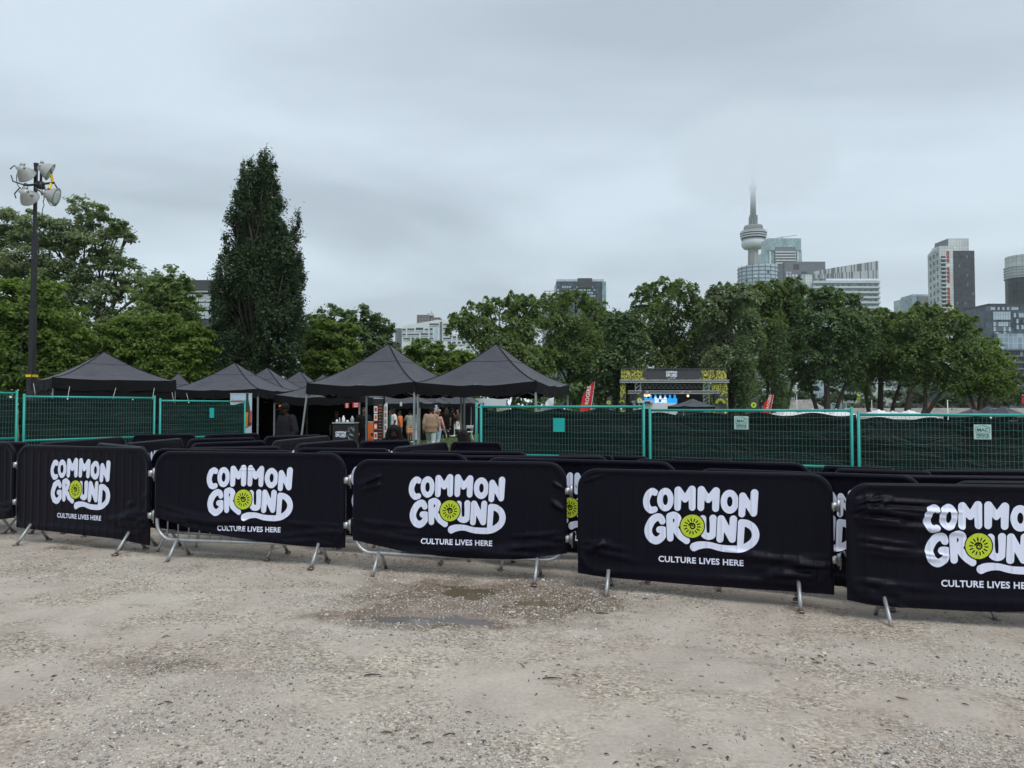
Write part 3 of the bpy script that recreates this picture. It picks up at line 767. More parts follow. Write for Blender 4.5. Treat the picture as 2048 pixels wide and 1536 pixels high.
# ---------------------------------------------------------------- teal mesh fence panels
def fence_panel(a, b, h, label, plaque=None, sign=False, ties=(), buttons=0, post_name='post'):
    (x0, y0), (x1, y1) = a, b; dx, dy = x1 - x0, y1 - y0; L = math.hypot(dx, dy)
    r = empty('fence_panel', (x0, y0, min(G(x0, y0), G(x1, y1)) + .0), math.atan2(dy, dx), label, 'fence panel', 'teal mesh fence panels')
    z0, z1 = .06, h; rr = .021
    for x in (rr, L - rr):
        mb = MB(); mb.tube([(x, 0, -.06), (x, 0, z1 + .03)], rr, 10); mb.box((x, 0, -.03), (.06, .06, .06)); mb.build('post', MT['teal'], r, True)
    for nm, z in (('top_rail', z1 - .02), ('middle_rail', z1 - .80), ('bottom_rail', z0 + .08)):
        mb = MB(); mb.tube([(rr * 2, 0, z), (L - rr * 2, 0, z)], .016 if nm != 'top_rail' else .019, 8); mb.build(nm, MT['teal'], r, True)
    mb = MB(); w = .0027
    n = int(L / .05)
    for k in range(1, n):
        x = L * k / n; mb.box((x, -.008, (z0 + z1) / 2), (w, w, z1 - z0 - .06))
    n = int((z1 - z0) / .1)
    for k in range(1, n + 1):
        z = z1 - .02 - k * .1
        if z > z0: mb.box((L / 2, -.008 - w, z), (L - .06, w, w))
    mb.build('wire_mesh', MT['wire'], r)
    mb = MB(); nu, nv = 60, 40; pts = []
    ph = random.uniform(0, 6)
    for i in range(nu):
        for j in range(nv):
            u, v = i / (nu - 1), j / (nv - 1); x = .05 + (L - .1) * u
            sag = .05 * (math.sin(u * math.pi * 4 + ph) ** 2) * v ** 6
            y = .058 + .030 * math.sin(5 * u + 3 * v + ph) * math.sin(2.6 * v * math.pi + ph) + .012 * math.sin(17 * u + ph - 4 * v) + .008 * math.sin(9 * v * math.pi + 3 * u)
            pts.append((-.04 + (L + .08) * u, y, z0 + (z1 - .05 - z0) * v - sag))
    mb.grid(pts, nu, nv); mb.build('windscreen', MT['screen'], r, True)
    if plaque:
        mb = MB(); x, z, w_, h_ = plaque; mb.box((x, -.018, z), (w_, .006, h_)); mb.box((x, -.0225, z - .005), (w_ * .98, .002, .006)); mb.build('plaque', MT['plaque'], r)
    if sign:
        x, z, w_ = sign; mb = MB(); mb.box((x, -.02, z), (w_, .005, w_ * .97), mi=0)
        y = -.0236; k = w_ / .21
        def ln(p, q, t=.006): mb.add([(x + p[0] * k - t * k / 2, y, z + p[1] * k - t * k / 2), (x + p[0] * k + t * k / 2, y, z + p[1] * k + t * k / 2), (x + q[0] * k + t * k / 2, y, z + q[1] * k + t * k / 2), (x + q[0] * k - t * k / 2, y, z + q[1] * k - t * k / 2)], [(0, 1, 2, 3)], 1)
        out = [(-.08, .06), (0, .09), (.085, .055), (.085, -.012), (0, -.02), (-.08, -.012)]
        yy = y
        for p, q in zip(out, out[1:] + out[:1]): y -= .0001; ln(p, q)
        y = yy - .0012
        for tx, cx, cz, s_, m_ in (('MAC', 0, .025, .062, 1), ('FENCE', 0, -.048, .046, 1)):
            v, f = text2d(tx, s_ * k, .0016 * k); ww = v[:, 0].max() - v[:, 0].min(); tw = (.15 if tx != 'MAC' else .13) * k
            mb.add([(x + cx + p[0] * tw / ww, y, z + cz * k + p[1]) for p in v], f, m_)
        for k2 in range(16):
            if k2 in (5, 10): continue
            mb.box((x + (-.072 + k2 * .0096) * k, y, z - .079 * k), (.0065 * k, .0006, (.010 + .003 * (k2 % 3)) * k), mi=1)
        mb.build('sign', [MT['sign'], MT['signink']], r)
    for (x, lean, ln_) in ties:
        mb = MB(); mb.tube([(x, -.02, z1 - .05), (x + lean * .3, -.025, z1 + .02), (x + lean, -.03, z1 + ln_)], [.004, .004, .0025], 6); mb.build('cable_tie', MT['tie'], r, True)
    for k in range(buttons):
        mb = MB(); mb.ball((L * (k + .6) / buttons, -.026, z1 - .055), (.014, .008, .014)); mb.build('cloth_clip', MT['tie'], r, True)
    return r
fence_panel((X(-190, 11.6), 11.6), (X(36, 13.15), 13.15), 1.80, 'teal fence panel cut off by the left edge, next to the light mast', ties=[(2.0, -.04, .16)])
fence_panel((X(46, 13.3), 13.3), (X(311, 15.4), 15.4), 1.815, 'teal fence panel with cable ties sticking up, below the wide low black tent', ties=[(.75, .03, .18), (1.6, .05, .17), (2.42, .03, .19)], buttons=2)
fence_panel((X(319, 15.5), 15.5), (X(491, 17.8), 17.8), 1.80, 'teal fence panel with a small plaque, ending beside the white roll-up banner', plaque=(1.42, 1.52, .13, .22), ties=[(.35, -.06, .16), (.75, -.07, .15)], buttons=2)
RX = [(960, 12.45), (1290, 11.5), (1297, 11.46), (1706, 10.38), (1713, 10.34), (2135, 9.55)]
Rp = [(X(a, d), d) for a, d in RX]
def ztop(px, py, d): return P(px, py, d)[2]
_x, _y = X(953, 12.62), 12.62
_r = empty('steel_post', (_x, _y, G(_x, _y)), 0, 'single teal end post at the lawn gap beside the bright plaque panel', 'post')
_m = MB(); _m.tube([(0, 0, -.05), (0, 0, 1.69)], .021, 10); _m.build('tube', MT['teal'], _r, True)
_m = MB(); _m.tube([(.0, -.03, 1.62), (.06, -.04, 1.70), (.12, -.03, 1.64), (.06, .03, 1.60), (0, .03, 1.62)], .006, 6); _m.build('tie_cord', MT['tie'], _r, True)
h1 = ztop(1120, 811, 12.0) - min(G(*Rp[0]), G(*Rp[1])); h2 = ztop(1500, 818, 10.9) - min(G(*Rp[2]), G(*Rp[3])); h3 = ztop(1900, 827, 9.95) - min(G(*Rp[4]), G(*Rp[5]))
fence_panel(Rp[0], Rp[1], h1, 'teal fence panel with a bright square plaque, at the edge of the lawn gap', plaque=(1.37, h1 - .31, .19, .22), buttons=3)
fence_panel(Rp[2], Rp[3], h2, 'middle right teal fence panel with a pale square sign, in front of the stage', sign=(1.36, h2 - .2, .2), buttons=4)
fence_panel(Rp[4], Rp[5], h3, 'last teal fence panel running off the right edge with a pale square sign', sign=(1.5, h3 - .24, .2), buttons=4)
# ---------------------------------------------------------------- pop-up tents
def canopy_mesh(half, eave, peak, seed, vh=.27, sag=.07, p=1.42):
    mb = MB(); n = 29; pts = []; r = random.Random(seed); ph = r.uniform(0, 6)
    def surf(a, b):
        m = max(abs(a), abs(b)); o = min(abs(a), abs(b)) / m if m > 1e-6 else 1
        z = eave + (peak - eave) * (1 - m) ** p
        z -= sag * (1 - o ** 2) ** 1.3 * m ** 2 * (1 - .35 * math.exp(-(o / .16) ** 2))
        z += .012 * math.sin(5 * a + ph) * math.sin(4 * b + ph) * m
        return z
    for i in range(n):
        for j in range(n):
            a, b = -1 + 2 * i / (n - 1), -1 + 2 * j / (n - 1); pts.append((a * half, b * half, surf(a, b)))
    mb.grid(pts, n, n)
    # valance hanging from the eave, scalloped where it is caught up
    for s in range(4):
        c, sn = math.cos(s * math.pi / 2), math.sin(s * math.pi / 2); q = []; k = 41
        for i in range(k):
            a = -1 + 2 * i / (k - 1)
            for t in range(6):
                tt = t / 5; fl = .012 * math.sin(a * 11 + ph + s) * tt + .02 * tt
                x, y = a * half, -(half + fl)
                z = surf(a, -1) - (vh + .02 * math.sin(a * 9 + ph * 2 + s)) * tt
                q.append((x * c - y * sn, x * sn + y * c, z))
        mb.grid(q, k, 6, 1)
    # ridge seams and the seam of the peak cap
    for sx, sy in ((1, 1), (1, -1), (-1, 1), (-1, -1)):
        mb.tube([(sx * half * t, sy * half * t, surf(sx * t, sy * t) + .003) for t in np.linspace(.015, 1, 16)], .012, 5, 1)
    t = .36; cap = []
    for (a0, b0), (a1, b1) in (((-t, -t), (t, -t)), ((t, -t), (t, t)), ((t, t), (-t, t)), ((-t, t), (-t, -t))):
        mb.tube([((a0 + (a1 - a0) * u) * half, (b0 + (b1 - b0) * u) * half, surf(a0 + (a1 - a0) * u, b0 + (b1 - b0) * u) + .001) for u in np.linspace(0, 1, 9)], .006, 4, 1)
    mb.ball((0, 0, peak - .01), (.03, .03, .04), 8, 5, 1)
    return mb.mesh('tent_canopy', [MT['tent'], MT['tentdark']], True)
def tent(px, py, d, rot, label, walls=(), eave=2.27, size=3.05, vh=.27, seed=1, peak=None, lean=None, sag=.07):
    top = P(px, py, d); gx = G(top.x, top.y); half = size / 2
    pk = (top.z - gx) if peak is None else peak; r = empty('canopy_tent', (top.x, top.y, gx), rot, label, 'canopy tent', 'black pop-up canopy tents')
    link('canopy', canopy_mesh(half, eave, pk, seed, vh, sag), r)
    L = half - .03
    for sx in (-1, 1):
        for sy in (-1, 1):
            mb = MB()
            if lean and (sx, sy) == lean[:2]:
                mb.tube([(sx * L + lean[2], sy * L + lean[3], 0), (sx * L, sy * L, eave - .04)], .025, 8); mb.build('leg', [MT['legm']], r); continue
            mb.box((sx * L, sy * L, eave / 2 - .02), (.042, .042, eave - .04)); mb.box((sx * L, sy * L, 1.12), (.056, .056, .05)); mb.box((sx * L, sy * L, .006), (.11, .11, .012))
            mb.build('leg', [MT['legm']], r)
    mb = MB()
    for s in range(4):
        rot4 = Matrix.Rotation(s * math.pi / 2, 3, 'Z'); k = 4
        for i in range(k):
            a, b = -L + 2 * L * i / k, -L + 2 * L * (i + 1) / k
            for z0, z1 in ((eave - .33, eave - .06), (eave - .06, eave - .33)):
                mb.tube([rot4 @ Vector((a, -L, z0)), rot4 @ Vector((b, -L, z1))], .011, 4)
    mb.tube([(0, 0, eave - .35), (0, 0, pk - .05)], .018, 6)
    mb.build('truss', MT['legm'], r)
    for w in walls:
        a = {'f': 0, 'r': 90, 'b': 180, 'l': 270}[w]; rot4 = Matrix.Rotation(R(a), 3, 'Z'); mb = MB(); nu, nv = 26, 10; pts = []
        for i in range(nu):
            for j in range(nv):
                u, v = i / (nu - 1), j / (nv - 1)
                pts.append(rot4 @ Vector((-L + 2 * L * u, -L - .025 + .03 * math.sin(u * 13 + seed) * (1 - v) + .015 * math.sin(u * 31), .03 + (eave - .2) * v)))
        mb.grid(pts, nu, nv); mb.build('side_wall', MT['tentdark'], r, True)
    return r
AB = math.atan2(-.96, 2.89)
tent(993, 687, 19.2, AB, 'large black canopy tent nearest the right fence, no walls, over the lawn gap', seed=3, eave=2.25, sag=.10)
tent(777, 687, 20.1, AB, 'large black canopy tent with a leaning front leg, over the drinks counter', seed=4, eave=2.27, sag=.10, lean=(-1, -1, -.28, -.05))
tent(470, 725, 26, R(-5), 'black canopy tent behind the white roll-up banner', seed=5, walls='l', eave=2.3)
tent(535, 735, 28.9, R(-5), 'black canopy tent whose peak shows above the guard, second of its row', seed=6, walls='bl', eave=2.25)
tent(600, 742, 32, R(-5), 'small black tent peak just left of the leaning leg tent, third of its row', seed=7, walls='bl', eave=2.25)
tent(647, 748, 35.2, R(-5), 'black tent of which only the tip shows over the leaning leg tent', seed=8, walls='bl', eave=2.2)
tent(357, 746, 34, R(20), 'distant black tent peak between the two left tents', seed=9, eave=2.2)
tent(208, 703, 21.5, R(41), 'wide low black tent with walls beside the light mast', seed=10, walls='flr', eave=2.42, vh=.3, sag=.03)
tent(664, 752, 27.0, R(-6), 'black walled tent behind the drinks counter, its front edge a pale strip', seed=11, walls='bl', eave=2.12, sag=.1)
tent(800, 764, 40.0, R(-8), 'black tent behind the woman in the white top, hung with clothes', seed=12, walls='b', eave=2.1, sag=.1)
tent(846, 770, 50.0, R(-10), 'far black tent behind the light tan jacket, its grey roof edge showing', seed=15, walls='b', eave=2.15)
tent(914, 771, 52.5, R(-14), 'far black tent with closed side wall beside the white folding chair', seed=13, walls='flr', eave=2.15)
tent(1385, 797, 62, R(12), 'black tent peak in front of the blue stage screen', seed=14, eave=2.0)
for k, (px, py, d, lb) in enumerate([(1945, 817, 64, 'leftmost of the three black tent tips above the last fence panel'), (1976, 811, 64, 'middle black tent tip above the last fence panel'), (2006, 811, 60, 'rightmost and largest black tent tip above the last fence panel')]):
    tent(px, py, d, R(8 + 9 * k), lb, seed=20 + k, eave=1.15, peak=None)
MT['wtent'] = mat('white_tent_fabric', (.72, .74, .75), .6, 0, .05)
def white_tent(px, py, d, w, label):
    t = P(px, py, d); gx = G(t.x, t.y); mb = MB(); h = w / 2; e = t.z - gx - .75
    n = 13; pts = [(h * (-1 + 2 * i / (n - 1)), h * (-1 + 2 * j / (n - 1)), e + .75 * (1 - max(abs(-1 + 2 * i / (n - 1)), abs(-1 + 2 * j / (n - 1)))) ** 1.3) for i in range(n) for j in range(n)]
    mb.grid(pts, n, n)
    for s in range(4):
        m = Matrix.Rotation(s * math.pi / 2, 3, 'Z'); mb.add([m @ Vector(q) for q in ((-h, -h, e), (h, -h, e), (h, -h - .01, e - .25), (-h, -h - .01, e - .25))], [(0, 1, 2, 3)])
    r = empty('canopy_tent', (t.x, t.y, gx), R(15), label, 'canopy tent', 'white canopy tents')
    mb.build('canopy', MT['wtent'], r)
    for sx in (-1, 1):
        for sy in (-1, 1):
            m2 = MB(); m2.box((sx * (h - .05), sy * (h - .05), e / 2), (.05, .05, e)); m2.build('leg', MT['legm'], r)
for (px, py, d, w, lb) in [(1625, 817, 80, 4, 'white tent tip right of the red flag, at a fence post'), (1672, 817, 84, 4, 'white tent tip between the two crooked tree trunks'), (1757, 818, 76, 4, 'white tent tip just right of the third fence post'), (1818, 819, 78, 4, 'white tent tip left of the last pale fence sign'), (1785, 821, 90, 4, 'small white tent tip between two larger ones'), (1573, 818, 88, 4, 'flattest white tent tip beneath the trees behind the stage')]:
    white_tent(px, py, d, w, lb)

# ---------------------------------------------------------------- light mast
def lamp_mesh(): # axis +z is the open face
    a = MB(); a.lathe([(.03, -.30), (.085, -.29), (.11, -.24), (.13, -.20), (.20, -.10), (.245, 0), (.255, .012), (.245, .014)], 28)
    a.box((0, .12, -.27), (.12, .07, .06)); a.box((.10, 0, -.26), (.05, .05, .05)); a.box((-.10, 0, -.26), (.05, .05, .05))
    return a
MT['lampshell'] = mat('lamp_reflector_shell', (.40, .41, .40), .38, .25, .1)
MT['wornsteel'] = mat('worn_bracket_steel', (.10, .105, .11), .5, .5, .3, 20)
def lens_mat():
    t = NT('lamp_glass'); t.base((.80, .86, .82)); t.rough(.15); return t.m
MT['lens'] = lens_mat()
def light_mast():
    d = 16.0; b = P(63, 785, d); gx = G(b.x, d); k = pxm(d)
    r = empty('light_mast', (b.x, d, gx), 0, 'tall black telescopic light mast with four round floodlights and a yellow tape band', 'light mast')
    z = lambda py: P(63, py, d).z - gx
    secs = [(0.0, z(742), .090), (z(742) - .02, z(606), .064), (z(606) - .02, z(466), .050), (z(466) - .02, z(326), .034)]
    for i, (a, c, w) in enumerate(secs):
        mb = MB(); mb.box((0, 0, (a + c) / 2), (w * 1.65, w * 1.65, c - a)); mb.box((0, 0, c - .04), (w * 1.95, w * 1.95, .07)); mb.build('mast_section', MT['mast'], r)
    mb = MB(); mb.box((0, 0, z(749)), (.166, .166, .11)); mb.build('tape_band', MT['yellow'], r)
    mb = MB()
    mb.box((0, 0, .35), (1.5, .9, .5)); mb.box((0, 0, .10), (2.3, .12, .10)); mb.box((0, 0, .1), (.12, 2.1, .10))
    for s in (-1, 1): mb.tube([(s * .55, -.5, .3), (s * .55, .5, .3)], .28, 16)
    mb.build('trailer_base', MT['mast'], r)
    top = z(326)
    dx = lambda px: (px - 74.5) / k
    mb = MB(); hook = [(0, 0, top - .04), (dx(80), -.02, top - .03), (dx(85), -.04, top - .1), (dx(88), -.05, z(340)), (dx(88), -.05, z(372))]
    mb.tube(hook, .024, 8); mb.box((dx(88), -.05, z(372)), (.11, .11, .15)); mb.tube([(dx(62), -.16, z(375.5)), (dx(113), -.0, z(365.5))], .024, 8)
    mb.ball((dx(64), -.16, z(375)), .05); mb.build('crossarm', MT['mast'], r, True)
    # cables
    def cable(pts, rr=.008):
        mb = MB(); q = smooth_path([np.array(p, float) for p in pts], 5); mb.tube([Vector(p) for p in q], rr, 6); mb.build('cable', MT['black'], r, True)
    cable([(dx(46), -.1, z(341)), (dx(45), -.15, z(358)), (dx(48), -.15, z(375)), (dx(58), -.15, z(383)), (dx(64), -.15, z(378))])
    cable([(dx(92), -.1, z(372)), (dx(95), -.12, z(385)), (dx(98), -.1, z(398)), (dx(95), -.08, z(406)), (dx(97), -.08, z(412)), (dx(93), -.06, z(420)), (dx(94), -.1, z(440)), (dx(90), -.1, z(470)), (dx(88), -.1, z(520)), (dx(82), -.1, z(600)), (dx(80), -.1, z(780))])
    cable([(dx(98), -.06, z(376)), (dx(99), -.1, z(388)), (dx(105), -.1, z(404)), (dx(112), -.1, z(413)), (dx(119), -.05, z(411))])
    cable([(dx(80), -.1, z(380)), (dx(77), -.12, z(388)), (dx(76), -.2, z(398))])
    cable([(dx(67), -.12, z(520)), (dx(63), -.12, z(600)), (dx(60), -.12, z(700)), (dx(58), -.12, z(780))], .006)
    shell = lamp_mesh(); me = shell.mesh('lamp_shell', MT['lampshell'], True)
    lm = MB(); lm.lathe([(.0001, .018), (.12, .02), (.235, .008), (.236, .002)], 28); lme = lm.mesh('lamp_lens', MT['lens'], True)
    def lamp(px, py, dy, facing, brk):
        o = link('floodlight', me, r, (dx(px), dy, z(py))); o.scale = (.80, .80, .80)
        q = Vector(facing).normalized().to_track_quat('Z', 'Y'); o.rotation_mode = 'QUATERNION'; o.rotation_quaternion = q
        link('lens', lme, o)
        inv = q.to_matrix().inverted(); c = Vector((dx(px), dy, z(py))); mb = MB()
        for poly in brk:
            mb.tube([(inv @ (Vector((dx(a), yy, z(b_))) - c)) / .80 for a, b_, yy in poly], .020, 4)
        mb.build('bracket', MT['wornsteel'], o)
    lamp(60, 353, -.05, (.15, .80, -.55), [[(35, 344, -.2), (43, 337, -.2), (52, 345, -.1)], [(37, 356, -.2), (41, 368, -.2), (60, 374, -.16)], [(78, 348, .1), (80, 358, .1), (74, 372, -.1)]])
    lamp(103, 344, .0, (.80, .40, -.45), [[(92, 333, .0), (95, 329, .0), (100, 331, .0)], [(108, 335, -.1), (112, 350, -.1), (111, 366, -.05)]])
    lamp(74, 402, -.18, (.05, .85, -.48), [[(49, 402, -.22), (46, 393, -.22), (56, 380, -.2)], [(94, 393, -.1), (91, 386, -.1), (78, 378, -.1)], [(77, 398, -.32), (90, 400, -.32)]])
    lamp(121, 396, -.08, (.88, .20, -.26), [[(108, 380, -.12), (111, 395, -.16)], [(112, 368, .02), (121, 381, .02)]])
    for (a, b_, c_, e_) in (((111, 351, -.1), (112, 366, -.06), 0, 0), ((109, 369, -.06), (109, 381, -.12), 0, 0)):
        mb = MB(); mb.tube([(dx(a[0]), a[2], z(a[1])), (dx(b_[0]), b_[2], z(b_[1]))], .028, 6); mb.build('yellow_sleeve', MT['yellow'], r)
light_mast()

# ---------------------------------------------------------------- people
MTC = {}
def cloth(name, col, var=.15, rough=.8):
    if name not in MTC: MTC[name] = mat(name, col, rough, 0, var, 14, .25, 30, spec=.15)
    return MTC[name]
SK = {'deep': (.040, .022, .015), 'dark': (.085, .045, .03), 'brown': (.17, .09, .055), 'tan': (.36, .21, .15)}
def remesh(mb, name, m, parent, vox, smooth_it=4):
    o = mb.build('raw', m); o.data.polygons.foreach_set('use_smooth', [True] * len(o.data.polygons))
    md = o.modifiers.new('r', 'REMESH'); md.mode = 'VOXEL'; md.voxel_size = vox; md.use_smooth_shade = True
    s = o.modifiers.new('s', 'SMOOTH'); s.factor = .5; s.iterations = smooth_it
    dg = bpy.context.evaluated_depsgraph_get(); me = bpy.data.meshes.new_from_object(o.evaluated_get(dg)); me.name = name
    if not me.materials: me.materials.append(m)
    old = o.data; bpy.data.objects.remove(o); bpy.data.meshes.remove(old)
    return link(name, me, parent)
STAND = dict(hip=(0, 0, .93), chest=(0, .0, 1.30), neck=(0, .01, 1.47), head=(0, -.015, 1.625),
             shL=(.185, .01, 1.42), elL=(.235, .03, 1.14), wrL=(.235, -.06, .90), shR=(-.185, .01, 1.42), elR=(-.235, .03, 1.14), wrR=(-.235, -.06, .90),
             hL=(.09, 0, .90), knL=(.10, -.02, .49), anL=(.105, .03, .085), hR=(-.09, 0, .90), knR=(-.10, -.02, .49), anR=(-.105, .03, .085), face=(0, -1, 0))
def person(px, d, top_py, heading, label, skin='brown', pose=None, wear=(), girth=1.0, vox=.013, group=None, z=None, height=None, hairm=(.008, .007, .007), hair='short', hat=None):
    """wear: list of (kind, cloth) ; figure faces local -y"""
    c = P(px, top_py, d); gx = G(c.x, d) if z is None else z
    j = dict(STAND); j.update(pose or {}); j = {k: Vector(v) for k, v in j.items()}
    top = j['head'].z + .125; H = (c.z - gx) if height is None else height; s = H / top
    r = empty('person', (c.x, d, gx), heading, label, 'person', group); r.scale = (s, s, s)
    sk = cloth('skin_' + skin, SK[skin], .06, .55); g = girth
    fc = j['face'].normalized(); hd = j['head']; side = fc.cross(Vector((0, 0, 1))).normalized()
    mb = MB()
    def torso(b, e=0.0, lo=0.0):
        m3 = Matrix.Identity(3); ax = (j['shL'] - j['shR']); m3 = Matrix.Rotation(math.atan2(ax.y, ax.x), 3, 'Z')
        hp, ch = j['hip'], j['chest']; up = (ch - hp).normalized(); bel = 1 + .9 * max(0, g - 1)
        rg = [(hp - up * lo, .172, .128), (hp, .170, .126), (hp.lerp(ch, .3), .152 * bel, .115 * bel), (hp.lerp(ch, .6), .158 * bel ** .5, .118 * bel ** .5), (hp.lerp(ch, .9), .176, .126), (ch + up * .06, .178, .118), (ch + up * .115, .155, .100), (ch + up * .15, .105, .078), (ch + up * .18, .064, .06)]
        b.loft([(c, rx * g + e, ry * g + e) for c, rx, ry in rg], 20, m3)
        for a in ('L', 'R'): b.capsule(ch + up * .06, j['sh' + a] - Vector((0, 0, .015)), .085 * g + e, .064 * g + e)
    def arm(b, a, e=0.0, upto=1.0):
        el, wr = j['el' + a], j['wr' + a]
        b.capsule(j['sh' + a], el if upto > .5 else j['sh' + a].lerp(el, .62), .060 * g + e, (.046 if upto > .5 else .052) * g + e)
        if upto > .5: b.capsule(el, el.lerp(wr, min(1, (upto - .5) * 2)), .044 * g + e, .032 + e)
    def leg(b, a, e=0.0, upto=1.0):
        h, kn, an = j['h' + a], j['kn' + a], j['an' + a]
        b.capsule(h, kn if upto >= .5 else h.lerp(kn, upto * 2), .092 * g + e, (.060 if upto >= .5 else .075) * g + e)
        if upto >= .5: b.capsule(kn, kn.lerp(an, (upto - .5) * 2), .058 * g + e, (.040 if upto > .9 else .052) + e)
    torso(mb); mb.capsule(j['chest'] + Vector((0, .0, .12)), hd - Vector((0, 0, .06)), .06, .052)
    # head: skull, jaw, brow, nose, lips, ears
    mb.ball(hd + Vector((0, 0, .02)), (.076, .094, .105), 16, 12, rot=Matrix.Rotation(math.atan2(fc.x, -fc.y), 3, 'Z'))
    mb.ball(hd + fc * .03 - Vector((0, 0, .055)), (.052, .055, .06), 12, 8)
    mb.capsule(hd + fc * .092 + Vector((0, 0, .012)), hd + fc * .112 - Vector((0, 0, .022)), .009, .015, 8)
    mb.capsule(hd + fc * .086 + side * .03 + Vector((0, 0, .028)), hd + fc * .086 - side * .03 + Vector((0, 0, .028)), .012, .012, 8)
    for q in (-.052, -.064): mb.capsule(hd + fc * .088 + side * .018 + Vector((0, 0, q)), hd + fc * .088 - side * .018 + Vector((0, 0, q)), .008, .008, 8)
    for q in (-1, 1): mb.ball(hd + side * q * .078, (.014, .022, .032), 8, 6)
    for a, sg in (('L', 1), ('R', -1)):
        arm(mb, a); leg(mb, a)
        el, wr = j['el' + a], j['wr' + a]; dr = (wr - el).normalized(); ac = Vector((sg, 0, 0)); ac = (ac - dr * ac.dot(dr)).normalized(); fw = dr.cross(ac) * sg
        pal = wr + dr * .05; mb.capsule(wr, pal + dr * .03, .028, .034, 8)
        acr = fw
        for k, (o, ln) in enumerate(((-.028, .062), (-.010, .074), (.009, .070), (.027, .055))):
            b0 = pal + dr * .045 + acr * o; m0 = b0 + dr * ln * .55 - ac * sg * .012; mb.capsule(b0 - dr * .02, m0, .0095, .0085, 6); mb.capsule(m0, m0 + dr * ln * .4 - ac * sg * .022, .0085, .007, 6)
        t0 = wr + dr * .03 - acr * .028; mb.capsule(t0, t0 + dr * .035 - acr * .03 - ac * sg * .01, .012, .0095, 6)
        an = j['an' + a]; toe = an + fc * .17; toe.z = an.z - .05; mb.capsule(Vector((an.x, an.y + .02, an.z - .04)), toe, .042, .032, 8)
    remesh(mb, 'body', sk, r, vox)
    em = cloth('eye', (.02, .015, .012), 0, .2)
    for q in (-1, 1):
        e = MB(); e.ball(hd + fc * .084 + side * q * .032 + Vector((0, 0, .008)), .011, 8, 6); e.build('eye', em, r, True)
    for kind, cm in wear:
        b = MB(); v = max(vox, .014); nm = kind
        if kind in ('jacket', 'shirt', 'top', 'tshirt', 'dress_top'):
            torso(b, .024 if kind == 'jacket' else .013, .12 if kind == 'jacket' and j['hip'].z > .7 else .03)
            if kind == 'jacket':
                b.capsule(j['neck'] - Vector((0, 0, .04)), j['neck'] + Vector((0, 0, .0)), .075, .066)
            for a in 'LR':
                if kind == 'jacket' or kind == 'shirt': arm(b, a, .02 if kind == 'jacket' else .014, .97)
                elif kind == 'tshirt': arm(b, a, .016, .4)
        elif kind in ('trousers', 'jeans', 'leggings', 'shorts'):
            b.ball(j['hip'], (.172 * g, .135 * g, .13), 14, 9)
            for a in 'LR':
                b.capsule(j['hip'], j['h' + a], .11 * g, .095 * g); leg(b, a, .010 if kind == 'leggings' else (.022 if kind != 'shorts' else .026), {'shorts': .40}.get(kind, .96))
        elif kind in ('skirt', 'long_skirt'):
            hp = j['hip']; Lk = .42 if kind == 'skirt' else .80
            b.loft([(hp + Vector((0, 0, .14)), .150 * g, .115 * g), (hp + Vector((0, 0, .02)), .180 * g, .145 * g), (hp - Vector((0, 0, .12)), .20 * g, .17 * g), (hp - Vector((0, 0, Lk)), (.26 if kind == 'skirt' else .25) * g, .22 * g)], 22)
            nm = 'skirt'
        elif kind in ('shoes', 'boots'):
            for a in 'LR':
                an = j['an' + a]; toe = an + fc * .18; toe.z = an.z - .045; b.capsule(Vector((an.x, an.y + .025, an.z - .038)), toe, .052, .042, 10)
                if kind == 'boots': b.capsule(an, an.lerp(j['kn' + a], .62), .055, .066)
        elif kind == 'mask':
            b.ball(hd + fc * .055 - Vector((0, 0, .045)), (.062, .062, .058), 12, 8); v = .01
        remesh(b, nm, cm, r, v, 3)
    hm = cloth('hair_%02d%02d%02d' % tuple(int(q * 99) for q in hairm), hairm, .2, .6)
    if hair:
        b = MB(); rot = Matrix.Rotation(math.atan2(fc.x, -fc.y), 3, 'Z')
        b.ball(hd + Vector((0, 0, .045)) - fc * (.018 if hair != 'big' else -.004), (.088, .098, .098) if hair != 'big' else (.094, .100, .100), 16, 10, rot=rot)
        if hair in ('long', 'big', 'side'):
            for q in (-1, -.5, 0, .5, 1):
                st = hd - fc * .045 + side * q * .06 + Vector((0, 0, .03)); L = {'long': .46, 'big': .34, 'side': .40}[hair]; sp = {'long': .4, 'big': 1.0, 'side': .5}[hair]
                en = st + Vector((0, 0, -L)) - fc * .05 + side * q * .07 * sp
                if hair == 'side': en = en + side * .10
                b.capsule(st, en, .062 if hair != 'big' else .075, {'long': .05, 'big': .085, 'side': .075}[hair])
        remesh(b, 'hair', hm, r, max(vox, .012), 2)
    if hat:
        kind, cm = hat; b = MB(); rot = Matrix.Rotation(math.atan2(fc.x, -fc.y), 3, 'Z')
        b.ball(hd + Vector((0, 0, .055)) - fc * .005, (.098, .112, .082), 18, 10, rot=rot)
        if kind == 'cap': b.ball(hd + Vector((0, 0, .042)) + fc * .115, (.072, .085, .011), 16, 6, rot=rot @ Matrix.Rotation(R(10), 3, 'X'))
        if kind == 'hat': b.lathe([(.17, .03), (.18, .04), (.10, .055)], 18, mat=Matrix.Translation(hd))
        o = remesh(b, 'cap' if kind != 'hat' else 'hat', cm, r, max(vox * .8, .009), 2)
